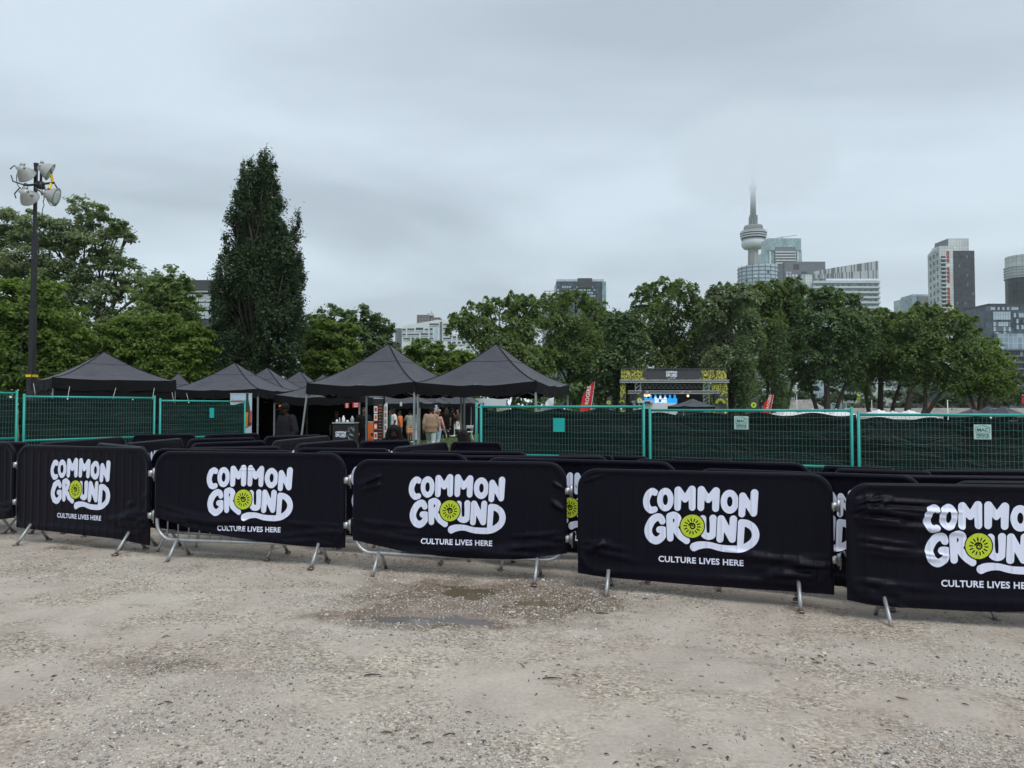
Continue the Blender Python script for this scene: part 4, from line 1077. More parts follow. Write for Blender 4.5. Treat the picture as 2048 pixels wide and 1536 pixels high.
        if kind == 'cap' and d < 20:
            fh = Vector((fc.x, fc.y, 0)).normalized(); b = MB(); q = Matrix.Translation(hd + fh * .116 + Vector((0, 0, .088))) @ rot.to_4x4() @ Matrix.Rotation(R(-25), 4, 'X')
            for i in range(6):
                x0, x1 = -.045 + i * .015, -.045 + (i + 1) * .015; yb = lambda x: 5.5 * x * x
                b.add([q @ Vector(p) for p in ((x0, yb(x0), -.022), (x1, yb(x1), -.022), (x1, yb(x1), .022), (x0, yb(x0), .022))], [(0, 1, 2, 3)])
            b.build('cap_patch', MT['orange'], r)
    return r
BK = cloth('black_cloth', (.005, .005, .006)); DK = cloth('charcoal_cloth', (.013, .013, .016))
TANJ = cloth('tan_jacket', (.33, .225, .155)); PALE = cloth('pale_trousers', (.46, .52, .48)); WH = cloth('white_cloth', (.72, .73, .75), .05)
JN = cloth('blue_jeans', (.30, .42, .52)); OR = cloth('orange_cloth', (.62, .17, .06)); KH = cloth('khaki_cloth', (.16, .14, .11)); GR = cloth('green_cloth', (.02, .10, .07))
BRN = cloth('brown_cloth', (.10, .055, .035)); PNK = cloth('pink_cloth', (.60, .32, .30))
def stripe_mat():
    t = NT('striped_shorts'); z = t.n('ShaderNodeSeparateXYZ', {0: t.tc.outputs['Object']}).outputs[2]
    w = t.math('FRACT', t.math('MULTIPLY', z, 11.0)); nd = t.ramp(w, [(0., (.65, .06, .06)), (.3, (.75, .5, .05)), (.55, (.7, .7, .68)), (.8, (.6, .12, .2))]); t.base(nd); t.rough(.8)
    for n_ in t.t.nodes:
        if n_.type == 'VALTORGB': n_.color_ramp.interpolation = 'CONSTANT'
    return t.m
STR = stripe_mat()
walk = dict(knL=(.10, -.16, .50), anL=(.10, -.10, .09), knR=(-.10, .04, .50), anR=(-.11, .22, .13), elL=(.25, .10, 1.15), wrL=(.27, .08, .90), elR=(-.25, -.06, 1.15), wrR=(-.26, -.16, .93))
CW = 'people standing on the lawn between the tents'
guard_pose = dict(elL=(.30, .02, 1.16), wrL=(.24, -.10, .93), elR=(-.30, .02, 1.16), wrR=(-.22, -.12, .93), head=(0, -.05, 1.60), face=(-.15, -1, -.25))
person(573, 15.6, 808, R(-38), 'guard in black jacket, mask and black cap with an orange patch', 'deep', guard_pose, [('jacket', DK), ('trousers', BK), ('shoes', BK), ('mask', BK)], 1.12, .010, hat=('cap', cloth('black_cap', (.007, .007, .008))))
sit = dict(hip=(0, .05, .50), chest=(0, .0, .88), neck=(0, -.04, 1.04), head=(0, -.09, 1.17), shL=(.17, -.01, .98), shR=(-.17, -.01, .98), elL=(.22, -.12, .76), elR=(-.22, -.12, .76), wrL=(.08, -.30, .90), wrR=(-.08, -.30, .90),
           hL=(.09, .02, .48), hR=(-.09, .02, .48), knL=(.13, -.42, .50), knR=(-.13, -.42, .50), anL=(.12, -.42, .085), anR=(-.12, -.42, .085), face=(0, -1, -.35))
def folding_chair(x, y, rz, m, label, group='folding chairs', tilt=0):
    r = empty('folding_chair', (x, y, G(x, y)), rz, label, 'chair', group)
    for s in (-1, 1):
        mb = MB(); mb.tube([(s * .2, -.22, 0), (s * .2, .2, .80)], .013, 6); mb.build('leg', m, r); mb = MB(); mb.tube([(s * .18, .24, 0), (s * .18, -.14, .46)], .013, 6); mb.build('leg', m, r)
    mb = MB(); mb.box((0, -.02, .45), (.38, .38, .03)); mb.build('seat', m, r)
    mb = MB(); mb.box((0, .19, .74), (.42, .02, .17), Matrix.Rotation(R(-25), 3, 'X')); mb.build('backrest', m, r)
    return r
w1 = person(788, 13.9, 850, R(8), 'seated woman with big black hair, looking down at a phone held in both hands', 'deep', sit, [('jacket', BK), ('trousers', BK), ('shoes', BK)], 1.0, .011, hair='big', group=None)
w2 = person(925, 13.6, 861, R(165), 'woman with long black hair, only her head above a barrier beside the fence', 'deep', dict(sit, face=(0, -1, -.2)), [('jacket', BK), ('trousers', BK), ('shoes', BK)], .95, .011, hair='side', group=None)
for w, lb in ((w1, 'dark folding chair under the woman with the phone'), (w2, 'dark folding chair under the woman beside the fence')):
    h_ = w.rotation_euler.z; q = Matrix.Rotation(h_, 3, 'Z') @ Vector((0, .07 * w.scale.x, 0)); folding_chair(w.location.x + q.x, w.location.y + q.y, h_, MT['mast'], lb)
q = w1.matrix_basis @ Vector((0, -.39, .94))
ph = MB(); ph.box((0, 0, 0), (.16, .012, .08), Matrix.Rotation(R(-40), 3, 'X')); o = ph.build('mobile_phone', MT['black'], None, loc=q); tag(o, 'dark phone held by the seated woman with big hair', 'phone')
person(862, 28.0, 815, R(176), 'broad man in tan jacket and pale trousers walking away over the lawn', 'brown', walk, [('jacket', TANJ), ('trousers', PALE), ('shoes', WH)], 1.28, .012, group=CW)
person(875, 30.5, 821, R(150), 'person in light blue jeans half hidden behind the tan jacket', 'tan', walk, [('shirt', PNK), ('jeans', JN), ('shoes', WH)], 1.0, .014, group=CW, hairm=(.25, .1, .08))
person(788, 36.0, 818, R(-75), 'woman in a white short sleeved top and long black skirt, seen from the side', 'dark', None, [('tshirt', WH), ('long_skirt', BK), ('shoes', BK)], 1.15, .014, group=CW)
person(800, 37.5, 822, R(-100), 'person in an orange top and khaki shorts behind the white top', 'brown', dict(elL=(.26, .12, 1.15), wrL=(.30, .16, .92)), [('shirt', OR), ('shorts', KH), ('shoes', WH)], 1.05, .014, group=CW)
person(782, 38.0, 819, R(-60), 'person in dark green half hidden behind the white top', 'brown', None, [('shirt', GR), ('trousers', BK), ('shoes', BK)], 1.0, .015, group=CW)
person(820, 38.5, 813, R(-150), 'woman in striped shorts and white sneakers with one arm raised', 'brown', dict(elR=(-.30, -.05, 1.62), wrR=(-.24, -.14, 1.86), elL=(.27, -.12, 1.18), wrL=(.10, -.26, 1.16)), [('tshirt', cloth('grey_print', (.30, .30, .27), .5)), ('shorts', STR), ('shoes', WH)], 1.1, .014, group=CW, height=1.66)
person(829, 39.5, 818, R(160), 'person in a long white garment standing behind the tent pole', 'brown', None, [('shirt', WH), ('long_skirt', WH), ('shoes', BK)], 1.0, .015, group=CW)
person(879, 46.0, 819, R(-20), 'woman with a pink head covering and black dress, hands together', 'brown', dict(elL=(.24, -.05, 1.15), wrL=(.03, -.24, 1.12), elR=(-.24, -.05, 1.15), wrR=(-.03, -.24, 1.12)), [('tshirt', BK), ('skirt', BK), ('boots', BK)], 1.05, .015, group=CW, hat=('wrap', PNK))
person(893, 45.0, 817, R(185), 'woman with long brown hair seen from behind, black top and knee boots', 'tan', dict(elL=(.24, -.05, 1.15), wrL=(.10, -.2, 1.10)), [('tshirt', BK), ('shorts', BK), ('boots', BK)], 1.1, .015, group=CW, hair='long', hairm=(.05, .028, .018))
person(904, 47.5, 816, R(110), 'man all in black with a dark hat, turned away', 'brown', None, [('jacket', BK), ('trousers', BK), ('shoes', WH)], 1.05, .015, group=CW, hat=('hat', BK))
person(917, 46.0, 818, R(-60), 'woman in a flared white skirt and black boots left of the folding chair', 'tan', dict(elR=(-.25, -.08, 1.2), wrR=(-.14, -.2, 1.38)), [('top', BRN), ('skirt', WH), ('boots', BK)], 1.0, .015, group=CW, hair='long')
person(845, 44.0, 824, R(-20), 'person in patterned dark clothes behind the tan jacket on its left', 'brown', None, [('shirt', cloth('rust_print', (.22, .08, .06), .6)), ('trousers', DK), ('shoes', BK)], 1.0, .015, group=CW)
person(728, 24.8, 815, R(40), 'person in black standing in shadow beside the counter', 'brown', None, [('jacket', BK), ('trousers', DK), ('shoes', BK)], 1.25, .014, group=None)
person(673, 27.0, 822, R(15), 'person in dark clothes behind the counter with one arm stretched out', 'brown', dict(elL=(.42, -.06, 1.36), wrL=(.62, -.14, 1.38)), [('tshirt', BK), ('trousers', BK), ('shoes', BK)], 1.0, .014, group=None, hairm=(.02, .012, .01))

# ---------------------------------------------------------------- things under the tents
for (px, d, rz, lb) in [(938, 43.0, R(200), 'white folding chair on the lawn at the right end of the group'), (885, 47.2, R(30), 'white folding chair half hidden behind the pink head covering'), (903, 49.0, R(10), 'white folding chair behind the man in the dark hat')]:
    folding_chair(X(px, d), d, rz, MT['white'], lb, 'white folding chairs')
def flat_panel(mb, c, w, h, mi, y=0.0): mb.add([(c[0] - w / 2, y, c[1] - h / 2), (c[0] + w / 2, y, c[1] - h / 2), (c[0] + w / 2, y, c[1] + h / 2), (c[0] - w / 2, y, c[1] + h / 2)], [(0, 1, 2, 3)], mi)
def rollup(px0, px1, py_top, d, label, cols, draw, rz=0.0, depth=.02):
    a = P(px0, py_top, d); w = (px1 - px0) / F * d; x = a.x + w / 2; gx = G(x, d); h = a.z - gx
    r = empty('rollup_banner', (x, d, gx), rz, label, 'banner')
    mb = MB(); mb.box((0, 0, h / 2 + .02), (w, depth, h - .06), mi=0); draw(mb, w, h, -depth / 2 - .002); mb.build('print', cols, r)
    mb = MB(); mb.box((0, 0, h + .005), (w + .01, .03, .03)); mb.build('top_bar', MT['alu'], r)
    mb = MB(); mb.box((0, 0, .03), (w + .02, .18, .06)); mb.build('foot', MT['alu'], r)
    return r
MT['banblue'] = mat('banner_pale_blue', (.44, .56, .70), .5, 0, .12, 1.5); MT['amber'] = mat('bottle_amber', (.50, .24, .03), .4, 0, .3, 8); MT['dgreen'] = mat('bottle_dark_green', (.02, .045, .03), .4); MT['crim'] = mat('red_print', (.60, .05, .04), .6, 0, .1)
def draw_blue(mb, w, h, y):
    n0 = len(mb.v)
    # bottle and glass over a red swoosh
    bx = .29 * w; mb.prism([(bx - .07, .62), (bx + .07, .62), (bx + .07, 1.08), (bx + .03, 1.28), (bx + .03, 1.46), (bx - .03, 1.46), (bx - .03, 1.28), (bx - .07, 1.08)], y, y - .004, 3)
    mb.prism([(bx - .10, .60), (bx + .01, .60), (bx + .03, .95), (bx - .08, .98)], y - .005, y - .008, 2)
    mb.prism([(bx + .08, .64), (bx + .11, .64), (bx + .115, 1.0), (bx + .075, 1.0)], y, y - .003, 4)
    n = 10; up = [(-w / 2 + w * i / n, .56 + .17 * (i / n) ** 2) for i in range(n + 1)]; mb.prism(up + [(x_, z_ - .09) for x_, z_ in up[::-1]], y, y - .003, 4)
    for k, m_ in enumerate((2, 1, 3)): flat_panel(mb, (.28 * w, .43 - .03 * k), .13, .022, m_, y - .002)
    mb.v[n0:] = [(p[0], p[1], p[2] + .56) for p in mb.v[n0:]]
    flat_panel(mb, (-.07, h - .16), .22, .022, 4, y - .001); flat_panel(mb, (-.21, h - .16), .035, .04, 4, y - .001)
rollup(461, 504, 788, 18.6, 'pale blue roll-up banner with a bottle and red swoosh at the fence end', [MT['banblue'], MT['yellow'], MT['amber'], MT['dgreen'], MT['crim']], draw_blue)
def draw_menu(mb, w, h, y):
    for k, (zz, m_) in enumerate(((1.60, 1), (1.35, 2), (1.05, 3), (.75, 1))):
        flat_panel(mb, (-w * .25, zz), w * .36, .22, 3 if k != 2 else 1, y - .001); flat_panel(mb, (-w * .25, zz), w * .25, .13, m_, y - .002)
    for k in range(14): flat_panel(mb, (w * .22, 1.75 - k * .1), w * random.uniform(.2, .42), .02, 2, y - .001)
rollup(747, 766, 797, 24.5, 'dark roll-up menu banner with food pictures, right of the counter', [MT['black'], MT['crim'], MT['orange'], MT['white']], draw_menu)
def draw_or(mb, w, h, y):
    for k in range(5): flat_panel(mb, (random.uniform(-.08, .08), .15 + k * .17), w * .6, .10, 1 if k % 2 else 2, y - .001)
rollup(736, 747, 844, 23.0, 'low orange sign board standing at the foot of the menu banner', [MT['orange'], MT['crim'], MT['dgreen']], draw_or)
def draw_w(mb, w, h, y):
    for k in range(5): flat_panel(mb, (0, h - .25 - k * .28), w * .45, .2, 1 if k % 2 else 2, y - .001)
rollup(768, 775, 806, 33.0, 'narrow white vertical banner with red and grey lettering behind the menu banner', [MT['white'], MT['crim'], MT['legm']], draw_w)
# drinks counter
def counter():
    d = 23.6; a = P(664, 846, d); w = (708 - 664) / F * d; x = a.x + w / 2; gx = G(x, d); h = a.z - gx
    r = empty('drinks_counter', (x, d, gx), R(-4), 'black drinks counter printed with white bubble lettering, under the large tent', 'counter')
    mb = MB(); mb.box((0, .3, h / 2 - .02), (w - .04, .6, h - .05), mi=0)
    fn = lambda u, z: (u - .1 * w, -.004, z + h - .36); add_logo(mb, fn, .36, True, (1, 2), False)
    mb.build('body', [MT['black'], MT['logow'], MT['logog']], r)
    mb = MB()
    for k in range(46):
        u, z = random.uniform(.20, .48) * w, random.uniform(.12, h - .12); mb.tube([(u, -.012, z), (u + random.uniform(-.05, .05), -.012, z + random.uniform(-.06, .06)), (u + random.uniform(-.06, .06), -.012, z + random.uniform(-.08, .08))], .008, 4)
    mb.build('scroll_print', MT['legm'], r)
    mb = MB(); mb.box((0, .3, h), (w, .64, .03)); mb.build('counter_top', MT['alu'], r)
    for k, (u, hh, rr, m_, lb) in enumerate([(-.36, .14, .05, 'white', 'small white jug at the left end of the counter'), (-.24, .22, .03, 'alu', 'slim clear bottle on the counter beside the white jug'), (-.06, .30, .07, 'white', 'large white bottle in the middle of the counter'), (.12, .10, .06, 'white', 'low white cup on the counter right of the large white bottle'), (.34, .28, .08, 'legm', 'grey drinks dispenser at the right end of the counter')]):
        b = MB(); rr *= .72; hh *= .72; b.lathe([(rr * .9, 0), (rr, .02), (rr, hh * .65), (rr * .5, hh * .82), (rr * .45, hh)], 12)
        o = b.build('bottle', MT[m_], None, True, loc=(x + u * w, d + .25, gx + h + .016)); tag(o, lb, 'bottle', 'bottles on the counter')
counter()
def hung_sign(px0, px1, py0, py1, d, label, mi):
    a, b = P(px0, py0, d), P(px1, py1, d); w, h = b.x - a.x, a.z - b.z; x = (a.x + b.x) / 2; zz = (a.z + b.z) / 2
    mb = MB(); mb.box((0, 0, 0), (w, .012, h), mi=0); y = -.0085
    for k in range(3): flat_panel(mb, (0, h * (.3 - .3 * k)), w * .6, h * .14, 1, y)
    tag(mb.build('hanging_sign', mi, None, loc=(x, d, zz)), label, 'sign', 'signs hung under the tents')
hung_sign(690, 698, 806, 816, 25.3, 'left one of two small red menu signs hanging behind the counter', [MT['red'], MT['white']])
hung_sign(705, 719, 805, 815, 25.3, 'wider right one of two small red menu signs hanging behind the counter', [MT['red'], MT['white']])
hung_sign(800, 804, 804, 812, 34.5, 'small white card hanging above the raised arm', [MT['white'], MT['legm']])
hung_sign(857, 875, 810, 830, 45.0, 'white poster with a red figure above the tan jacket', [MT['banblue'], MT['crim']])
hung_sign(842, 849, 820, 831, 42.0, 'small white poster with a red figure left of the tan jacket', [MT['white'], MT['crim']])
def rack(px0, px1, py, d, label):
    a = P(px0, py, d); w = (px1 - px0) / F * d; x = a.x + w / 2; gx = G(x, d); h = a.z - gx
    r = empty('clothes_rack', (x, d, gx), 0, label, 'clothes rack')
    mb = MB(); mb.tube([(-w / 2, 0, 0), (-w / 2, 0, h), (w / 2, 0, h), (w / 2, 0, 0)], .016, 6)
    for s in (-1, 1): mb.tube([(s * w / 2, -.25, .02), (s * w / 2, .25, .02)], .016, 6)
    mb.build('rail', MT['alu'], r)
    for k, m_ in enumerate((BK, WH, DK, cloth('red_garment', (.4, .02, .03)), BK, KH, BK)):
        mb = MB(); u = -w / 2 + w * (k + .7) / 7.5; n = 5
        mb.add([(u, -.2, h - .12), (u, 0, h - .04), (u, .2, h - .12), (u + .02, .24, h - .85), (u - .02, -.24, h - .85)], [(0, 1, 2, 3, 4)]); mb.add([(u + .05, -.2, h - .12), (u + .05, 0, h - .04), (u + .05, .2, h - .12), (u + .07, .24, h - .85), (u + .03, -.24, h - .85)], [(0, 1, 2, 3, 4)]); mb.build('garment', m_, r)
rack(801, 824, 818, 42.5, 'clothes rack hung with dark garments behind the woman with the raised arm')
# ---------------------------------------------------------------- trees
def leaf_mat(name, stops, trans=.44):
    t = NT(name); isl = t.n('ShaderNodeNewGeometry').outputs['Random Per Island']
    big = t.noise(.22, 3, .6)
    c = t.ramp(isl, stops); c = t.mix(1., c, t.ramp(big, [(.35, (.78, .82, .78)), (.65, (1.18, 1.14, 1.0))]), 'MULTIPLY')
    t.base(c); t.rough(.6); t.b.inputs['Specular IOR Level'].default_value = .25
    tr = t.n('ShaderNodeBsdfTranslucent', {'Color': t.mix(1., c, (1.25, 1.35, .7), 'MULTIPLY')})
    mx = t.n('ShaderNodeMixShader', {0: trans}); t.t.links.new(t.b.outputs[0], mx.inputs[1]); t.t.links.new(tr.outputs[0], mx.inputs[2]); t.t.links.new(mx.outputs[0], t.out.inputs[0]); return t.m
LF = {
 'olive': leaf_mat('leaf_olive', [(0., (0.079, 0.126, 0.048)), (.5, (0.144, 0.209, 0.072)), (1., (0.238, 0.309, 0.114))]),
 'dark': leaf_mat('leaf_dark', [(0., (0.060, 0.104, 0.049)), (.6, (0.105, 0.165, 0.070)), (1., (0.179, 0.248, 0.104))], .25),
 'poplar': leaf_mat('leaf_upright', [(0., (0.024, 0.048, 0.024)), (.7, (0.044, 0.077, 0.037)), (.93, (0.066, 0.101, 0.046)), (1., (0.127, 0.176, 0.066))], .15),
 'lime': leaf_mat('leaf_yellowgreen', [(0., (0.088, 0.143, 0.032)), (.5, (0.143, 0.216, 0.046)), (1., (0.230, 0.311, 0.077))]),
 'grey': leaf_mat('leaf_greygreen', [(0., (0.109, 0.151, 0.087)), (.5, (0.182, 0.236, 0.135)), (1., (0.300, 0.352, 0.216))]),
 'far': leaf_mat('leaf_far', [(0., (.055, .075, .05)), (1., (.11, .14, .095))]),
}
MT['bark'] = mat('tree_bark', (.055, .045, .036), .9, 0, .35, 3, .6, 12)
def leaves(blobs, n, leaf, seed, cl=.26, flat=.5, hang=0.0, spread=1.0, up=.75, stretch=1.0, shell=.5):
    r = np.random.default_rng(seed); B = np.array([(*b[0], *b[1]) for b in blobs]); w = B[:, 3] * B[:, 5]; w = w / w.sum()
    C = []; N = []
    for b, ww in zip(B, w):
        k = max(40, int(n * ww)); m = max(8, int(k / 80))
        d = r.normal(size=(m, 3)); d /= np.linalg.norm(d, axis=1)[:, None]; rad = shell + (1.04 - shell) * r.random(m) ** .7
        lump = 1 + .16 * np.sin(3.1 * d[:, 0] + 2 * d[:, 2] + seed) + .12 * np.sin(5.3 * d[:, 2] - 3 * d[:, 1] + 2 * seed)
        cc = b[:3] + d * rad[:, None] * lump[:, None] * b[3:]
        cr = cl * (b[3] + b[5]) / 2 * r.uniform(.55, 1.35, m)
        ci = r.integers(0, m, k); q = r.normal(size=(k, 3)) * .5
        q[:, 2] *= flat * stretch
        p = cc[ci] + q * cr[ci][:, None]
        if hang: p[:, 2] -= hang * cr[ci] * np.abs(q[:, 0] ** 2 + q[:, 1] ** 2) * 1.6
        nn = d[ci] * .5 + q * .35 + r.normal(size=(k, 3)) * .55; nn[:, 2] += up
        C.append(p); N.append(nn)
    C = np.concatenate(C); N = np.concatenate(N); N /= np.linalg.norm(N, axis=1)[:, None] + 1e-9; k = len(C)
    t = r.normal(size=(k, 3)); t -= N * (t * N).sum(1)[:, None]; t /= np.linalg.norm(t, axis=1)[:, None] + 1e-9; u = np.cross(N, t)
    L = (leaf * r.uniform(.5, 1.5, k))[:, None]
    co = np.stack([C - t * L, C - u * L * .52, C + t * L, C + u * L * .52], 1).reshape(-1, 3)
    return co, np.arange(4 * k).reshape(-1, 4)
def tree(name, label, d, base, blobs, n, leaf, lf, seed, tr=.25, fork=.45, group=None, cat='tree', twigs=2, stems=0, **kw):
    """blobs: (px, py, rx_px, ry_px[, depth offset m])"""
    k = pxm(d); gx = G(X(base, d), d); root = Vector((X(base, d), d, gx)); W = []
    for b in blobs:
        dd = b[4] if len(b) > 4 else 0.0; p = P(b[0], b[1], d + dd); rx, rz = b[2] / k, b[3] / k
        W.append((np.array(p - root), np.array((rx, min(rx, rz * 1.3) * .9, rz))))
    r = empty(name, root, 0, label, cat, group)
    co, q = leaves(W, int(n * 2.0), leaf * .68, seed, **kw); link('crown', np_mesh('crown', co, q, LF[lf]), r)
    mb = MB(); rnd = random.Random(seed)
    lowz = min(w[0][2] - w[1][2] for w in W); ctr = Vector(np.mean([w[0] for w in W], 0)); H = max(.8, (lowz * (1 - fork) + ctr.z * fork))
    fk = Vector((ctr.x * .3, ctr.y * .2, H))
    mb.tube([(0, 0, -.1), (0, 0, .1), fk * .5 + Vector((rnd.uniform(-.2, .2), 0, 0)), fk], [tr * 1.35, tr * 1.1, tr * .9, tr * .75], 9)
    for q, (c, s) in enumerate(sorted(W, key=lambda w: w[0][2] - w[1][2])[:stems]):
        c = Vector(c); b0 = Vector((c.x * .35 + rnd.uniform(-.6, .6), rnd.uniform(-1.2, 1.2), -.1)); m1 = b0.lerp(c, .45) + Vector((rnd.uniform(-.5, .5), 0, 0)); e_ = c + Vector((rnd.uniform(-.3, .3) * s[0], 0, s[2] * .8))
        mb.tube([b0, b0.lerp(m1, .5) + Vector((rnd.uniform(-.25, .25), 0, 0)), m1, c, e_], [tr * .95, tr * .8, tr * .62, tr * .4, tr * .12], 8)
    for (c, s) in W:
        c = Vector(c); mid = fk.lerp(c, .5) + Vector((rnd.uniform(-.1, .1), rnd.uniform(-.1, .1), rnd.uniform(0, .12))) * (c - fk).length
        b = max(.25, min(.7, s[0] * s[2] / 20)); mb.tube([fk - Vector((0, 0, tr)), mid, c], [tr * .55 * b + tr * .2, tr * .38 * b + tr * .06, tr * .12], 7)
        for _ in range(twigs):
            e = c + Vector((rnd.uniform(-.8, .8) * s[0], rnd.uniform(-.8, .8) * s[1], rnd.uniform(-.2, .85) * s[2])); m = c.lerp(e, .5) + Vector((0, 0, .1 * s[2])); st = mid.lerp(c, rnd.uniform(0, .9))
            mb.tube([st, st.lerp(m, .7), e], [tr * .16, tr * .10, tr * .03], 5)
    mb.build('trunk', MT['bark'], r, True); return r
# the upright tree left of the middle: bundles of steep shoots
def columnar():
    d = 46; bl = []
    shoots = [(532, 294, 520), (521, 300, 500), (504, 314, 520), (492, 318, 520), (540, 304, 520), (482, 350, 560), (550, 350, 560), (490, 345, 600), (545, 330, 560), (470, 400, 620), (505, 380, 640), (540, 400, 640), (562, 420, 640), (455, 470, 680), (480, 470, 690), (520, 460, 700), (575, 440, 660), (590, 425, 620), (438, 500, 720), (600, 500, 700), (465, 560, 740), (500, 560, 750), (535, 560, 750), (570, 560, 750), (428, 560, 740), (597, 590, 745), (585, 640, 755), (440, 640, 755), (520, 640, 760), (478, 650, 760), (555, 660, 765)]
    rnd = random.Random(4)
    for i, (x, t, b) in enumerate(shoots):
        h = b - t
        for f, w in ((.06, 9), (.2, 14), (.42, 18), (.66, 19), (.9, 18)):
            bl.append((515 + (x + rnd.uniform(-5, 5) - 515) * .95 + (520 - x) * .15 * (f - .3), t + 22 + (h - 14) * f, w + rnd.uniform(-2, 3), h * .15, rnd.uniform(-1.6, 1.6)))
    return tree('upright_tree', 'tall dark upright tree with steep pointed shoots, behind the canopy tents', d, 515, bl, 90000, .105, 'poplar', 11, .2, .2, cl=.34, flat=1.5, up=.35, stretch=1.3, shell=.1, twigs=0)
columnar()
GL = 'trees behind the tents on the left'; GR_ = 'trees along the park beyond the stage'
tree('cottonwood_tree', 'big grey-green tree with a broad loose crown behind the light mast', 66, 195, [(180, 425, 40, 30), (235, 455, 36, 24, 2), (258, 462, 28, 20), (130, 470, 45, 38), (75, 455, 45, 40), (20, 450, 45, 38), (-30, 480, 50, 50), (170, 490, 60, 40), (225, 520, 42, 36), (60, 520, 60, 45), (0, 560, 60, 50), (130, 560, 60, 48), (200, 590, 52, 42), (270, 560, 34, 30), (310, 570, 42, 32, -3), (355, 600, 38, 38, -3), (300, 620, 52, 40, -2), (90, 620, 60, 50), (230, 660, 60, 45), (180, 700, 80, 60), (340, 660, 50, 45, -2), (60, 700, 80, 60)], 44000, .21, 'grey', 21, .55, .3, GL, cl=.30)
tree('maple_tree', 'yellow-green round tree at the left edge behind the light mast', 42, 60, [(50, 600, 70, 50), (100, 640, 60, 50), (10, 640, 60, 60), (130, 690, 50, 42), (60, 690, 80, 60), (-40, 660, 60, 70), (110, 745, 60, 45), (30, 755, 80, 50), (20, 580, 40, 28)], 30000, .15, 'lime', 22, .3, .3, GL, cl=.30)
tree('maple_tree', 'yellow-green spreading tree between the light mast and the tall upright tree', 44, 300, [(290, 660, 60, 32), (350, 665, 52, 34), (240, 680, 50, 38), (210, 720, 45, 40), (300, 710, 80, 42), (380, 710, 45, 45), (340, 755, 75, 35), (250, 760, 70, 35), (400, 690, 26, 36)], 28000, .15, 'lime', 23, .3, .3, GL, cl=.28)
tree('broadleaf_tree', 'dull dark tree between the cottonwood and the building with a dark roof', 58, 350, [(335, 580, 42, 40), (370, 620, 34, 44), (300, 640, 55, 45), (350, 680, 60, 45), (280, 700, 60, 50)], 15000, .2, 'olive', 24, .3, .4, GL)
tree('broadleaf_tree', 'dark rounded tree right of the tall upright tree', 62, 700, [(660, 640, 46, 28), (720, 640, 42, 28), (755, 665, 34, 34), (640, 680, 50, 45), (700, 690, 60, 45), (765, 705, 34, 36), (680, 740, 80, 45), (760, 750, 50, 40)], 24000, .2, 'dark', 25, .35, .35, GL)
tree('maple_tree', 'pale yellow-green tree in front of the dark rounded tree, above the small tents', 50, 650, [(650, 670, 42, 28), (690, 690, 34, 32), (630, 705, 38, 35), (675, 735, 50, 35), (620, 745, 30, 32), (700, 660, 22, 18)], 15000, .16, 'lime', 26, .25, .35, GL)
tree('broadleaf_tree', 'low yellow-green tree in front of the white apartment building', 60, 860, [(850, 700, 44, 22), (900, 712, 42, 26), (810, 725, 46, 28), (870, 740, 65, 32), (930, 735, 34, 34), (800, 760, 60, 30), (900, 765, 70, 30)], 20000, .18, 'lime', 27, .25, .3, GL)
tree('broadleaf_tree', 'dark low tree filling the gap behind the wide low tent', 55, 180, [(180, 700, 50, 45), (150, 750, 60, 40), (230, 740, 60, 40), (420, 740, 60, 40), (390, 760, 60, 34)], 14000, .17, 'dark', 28, .25, .3, GL)
D = 95
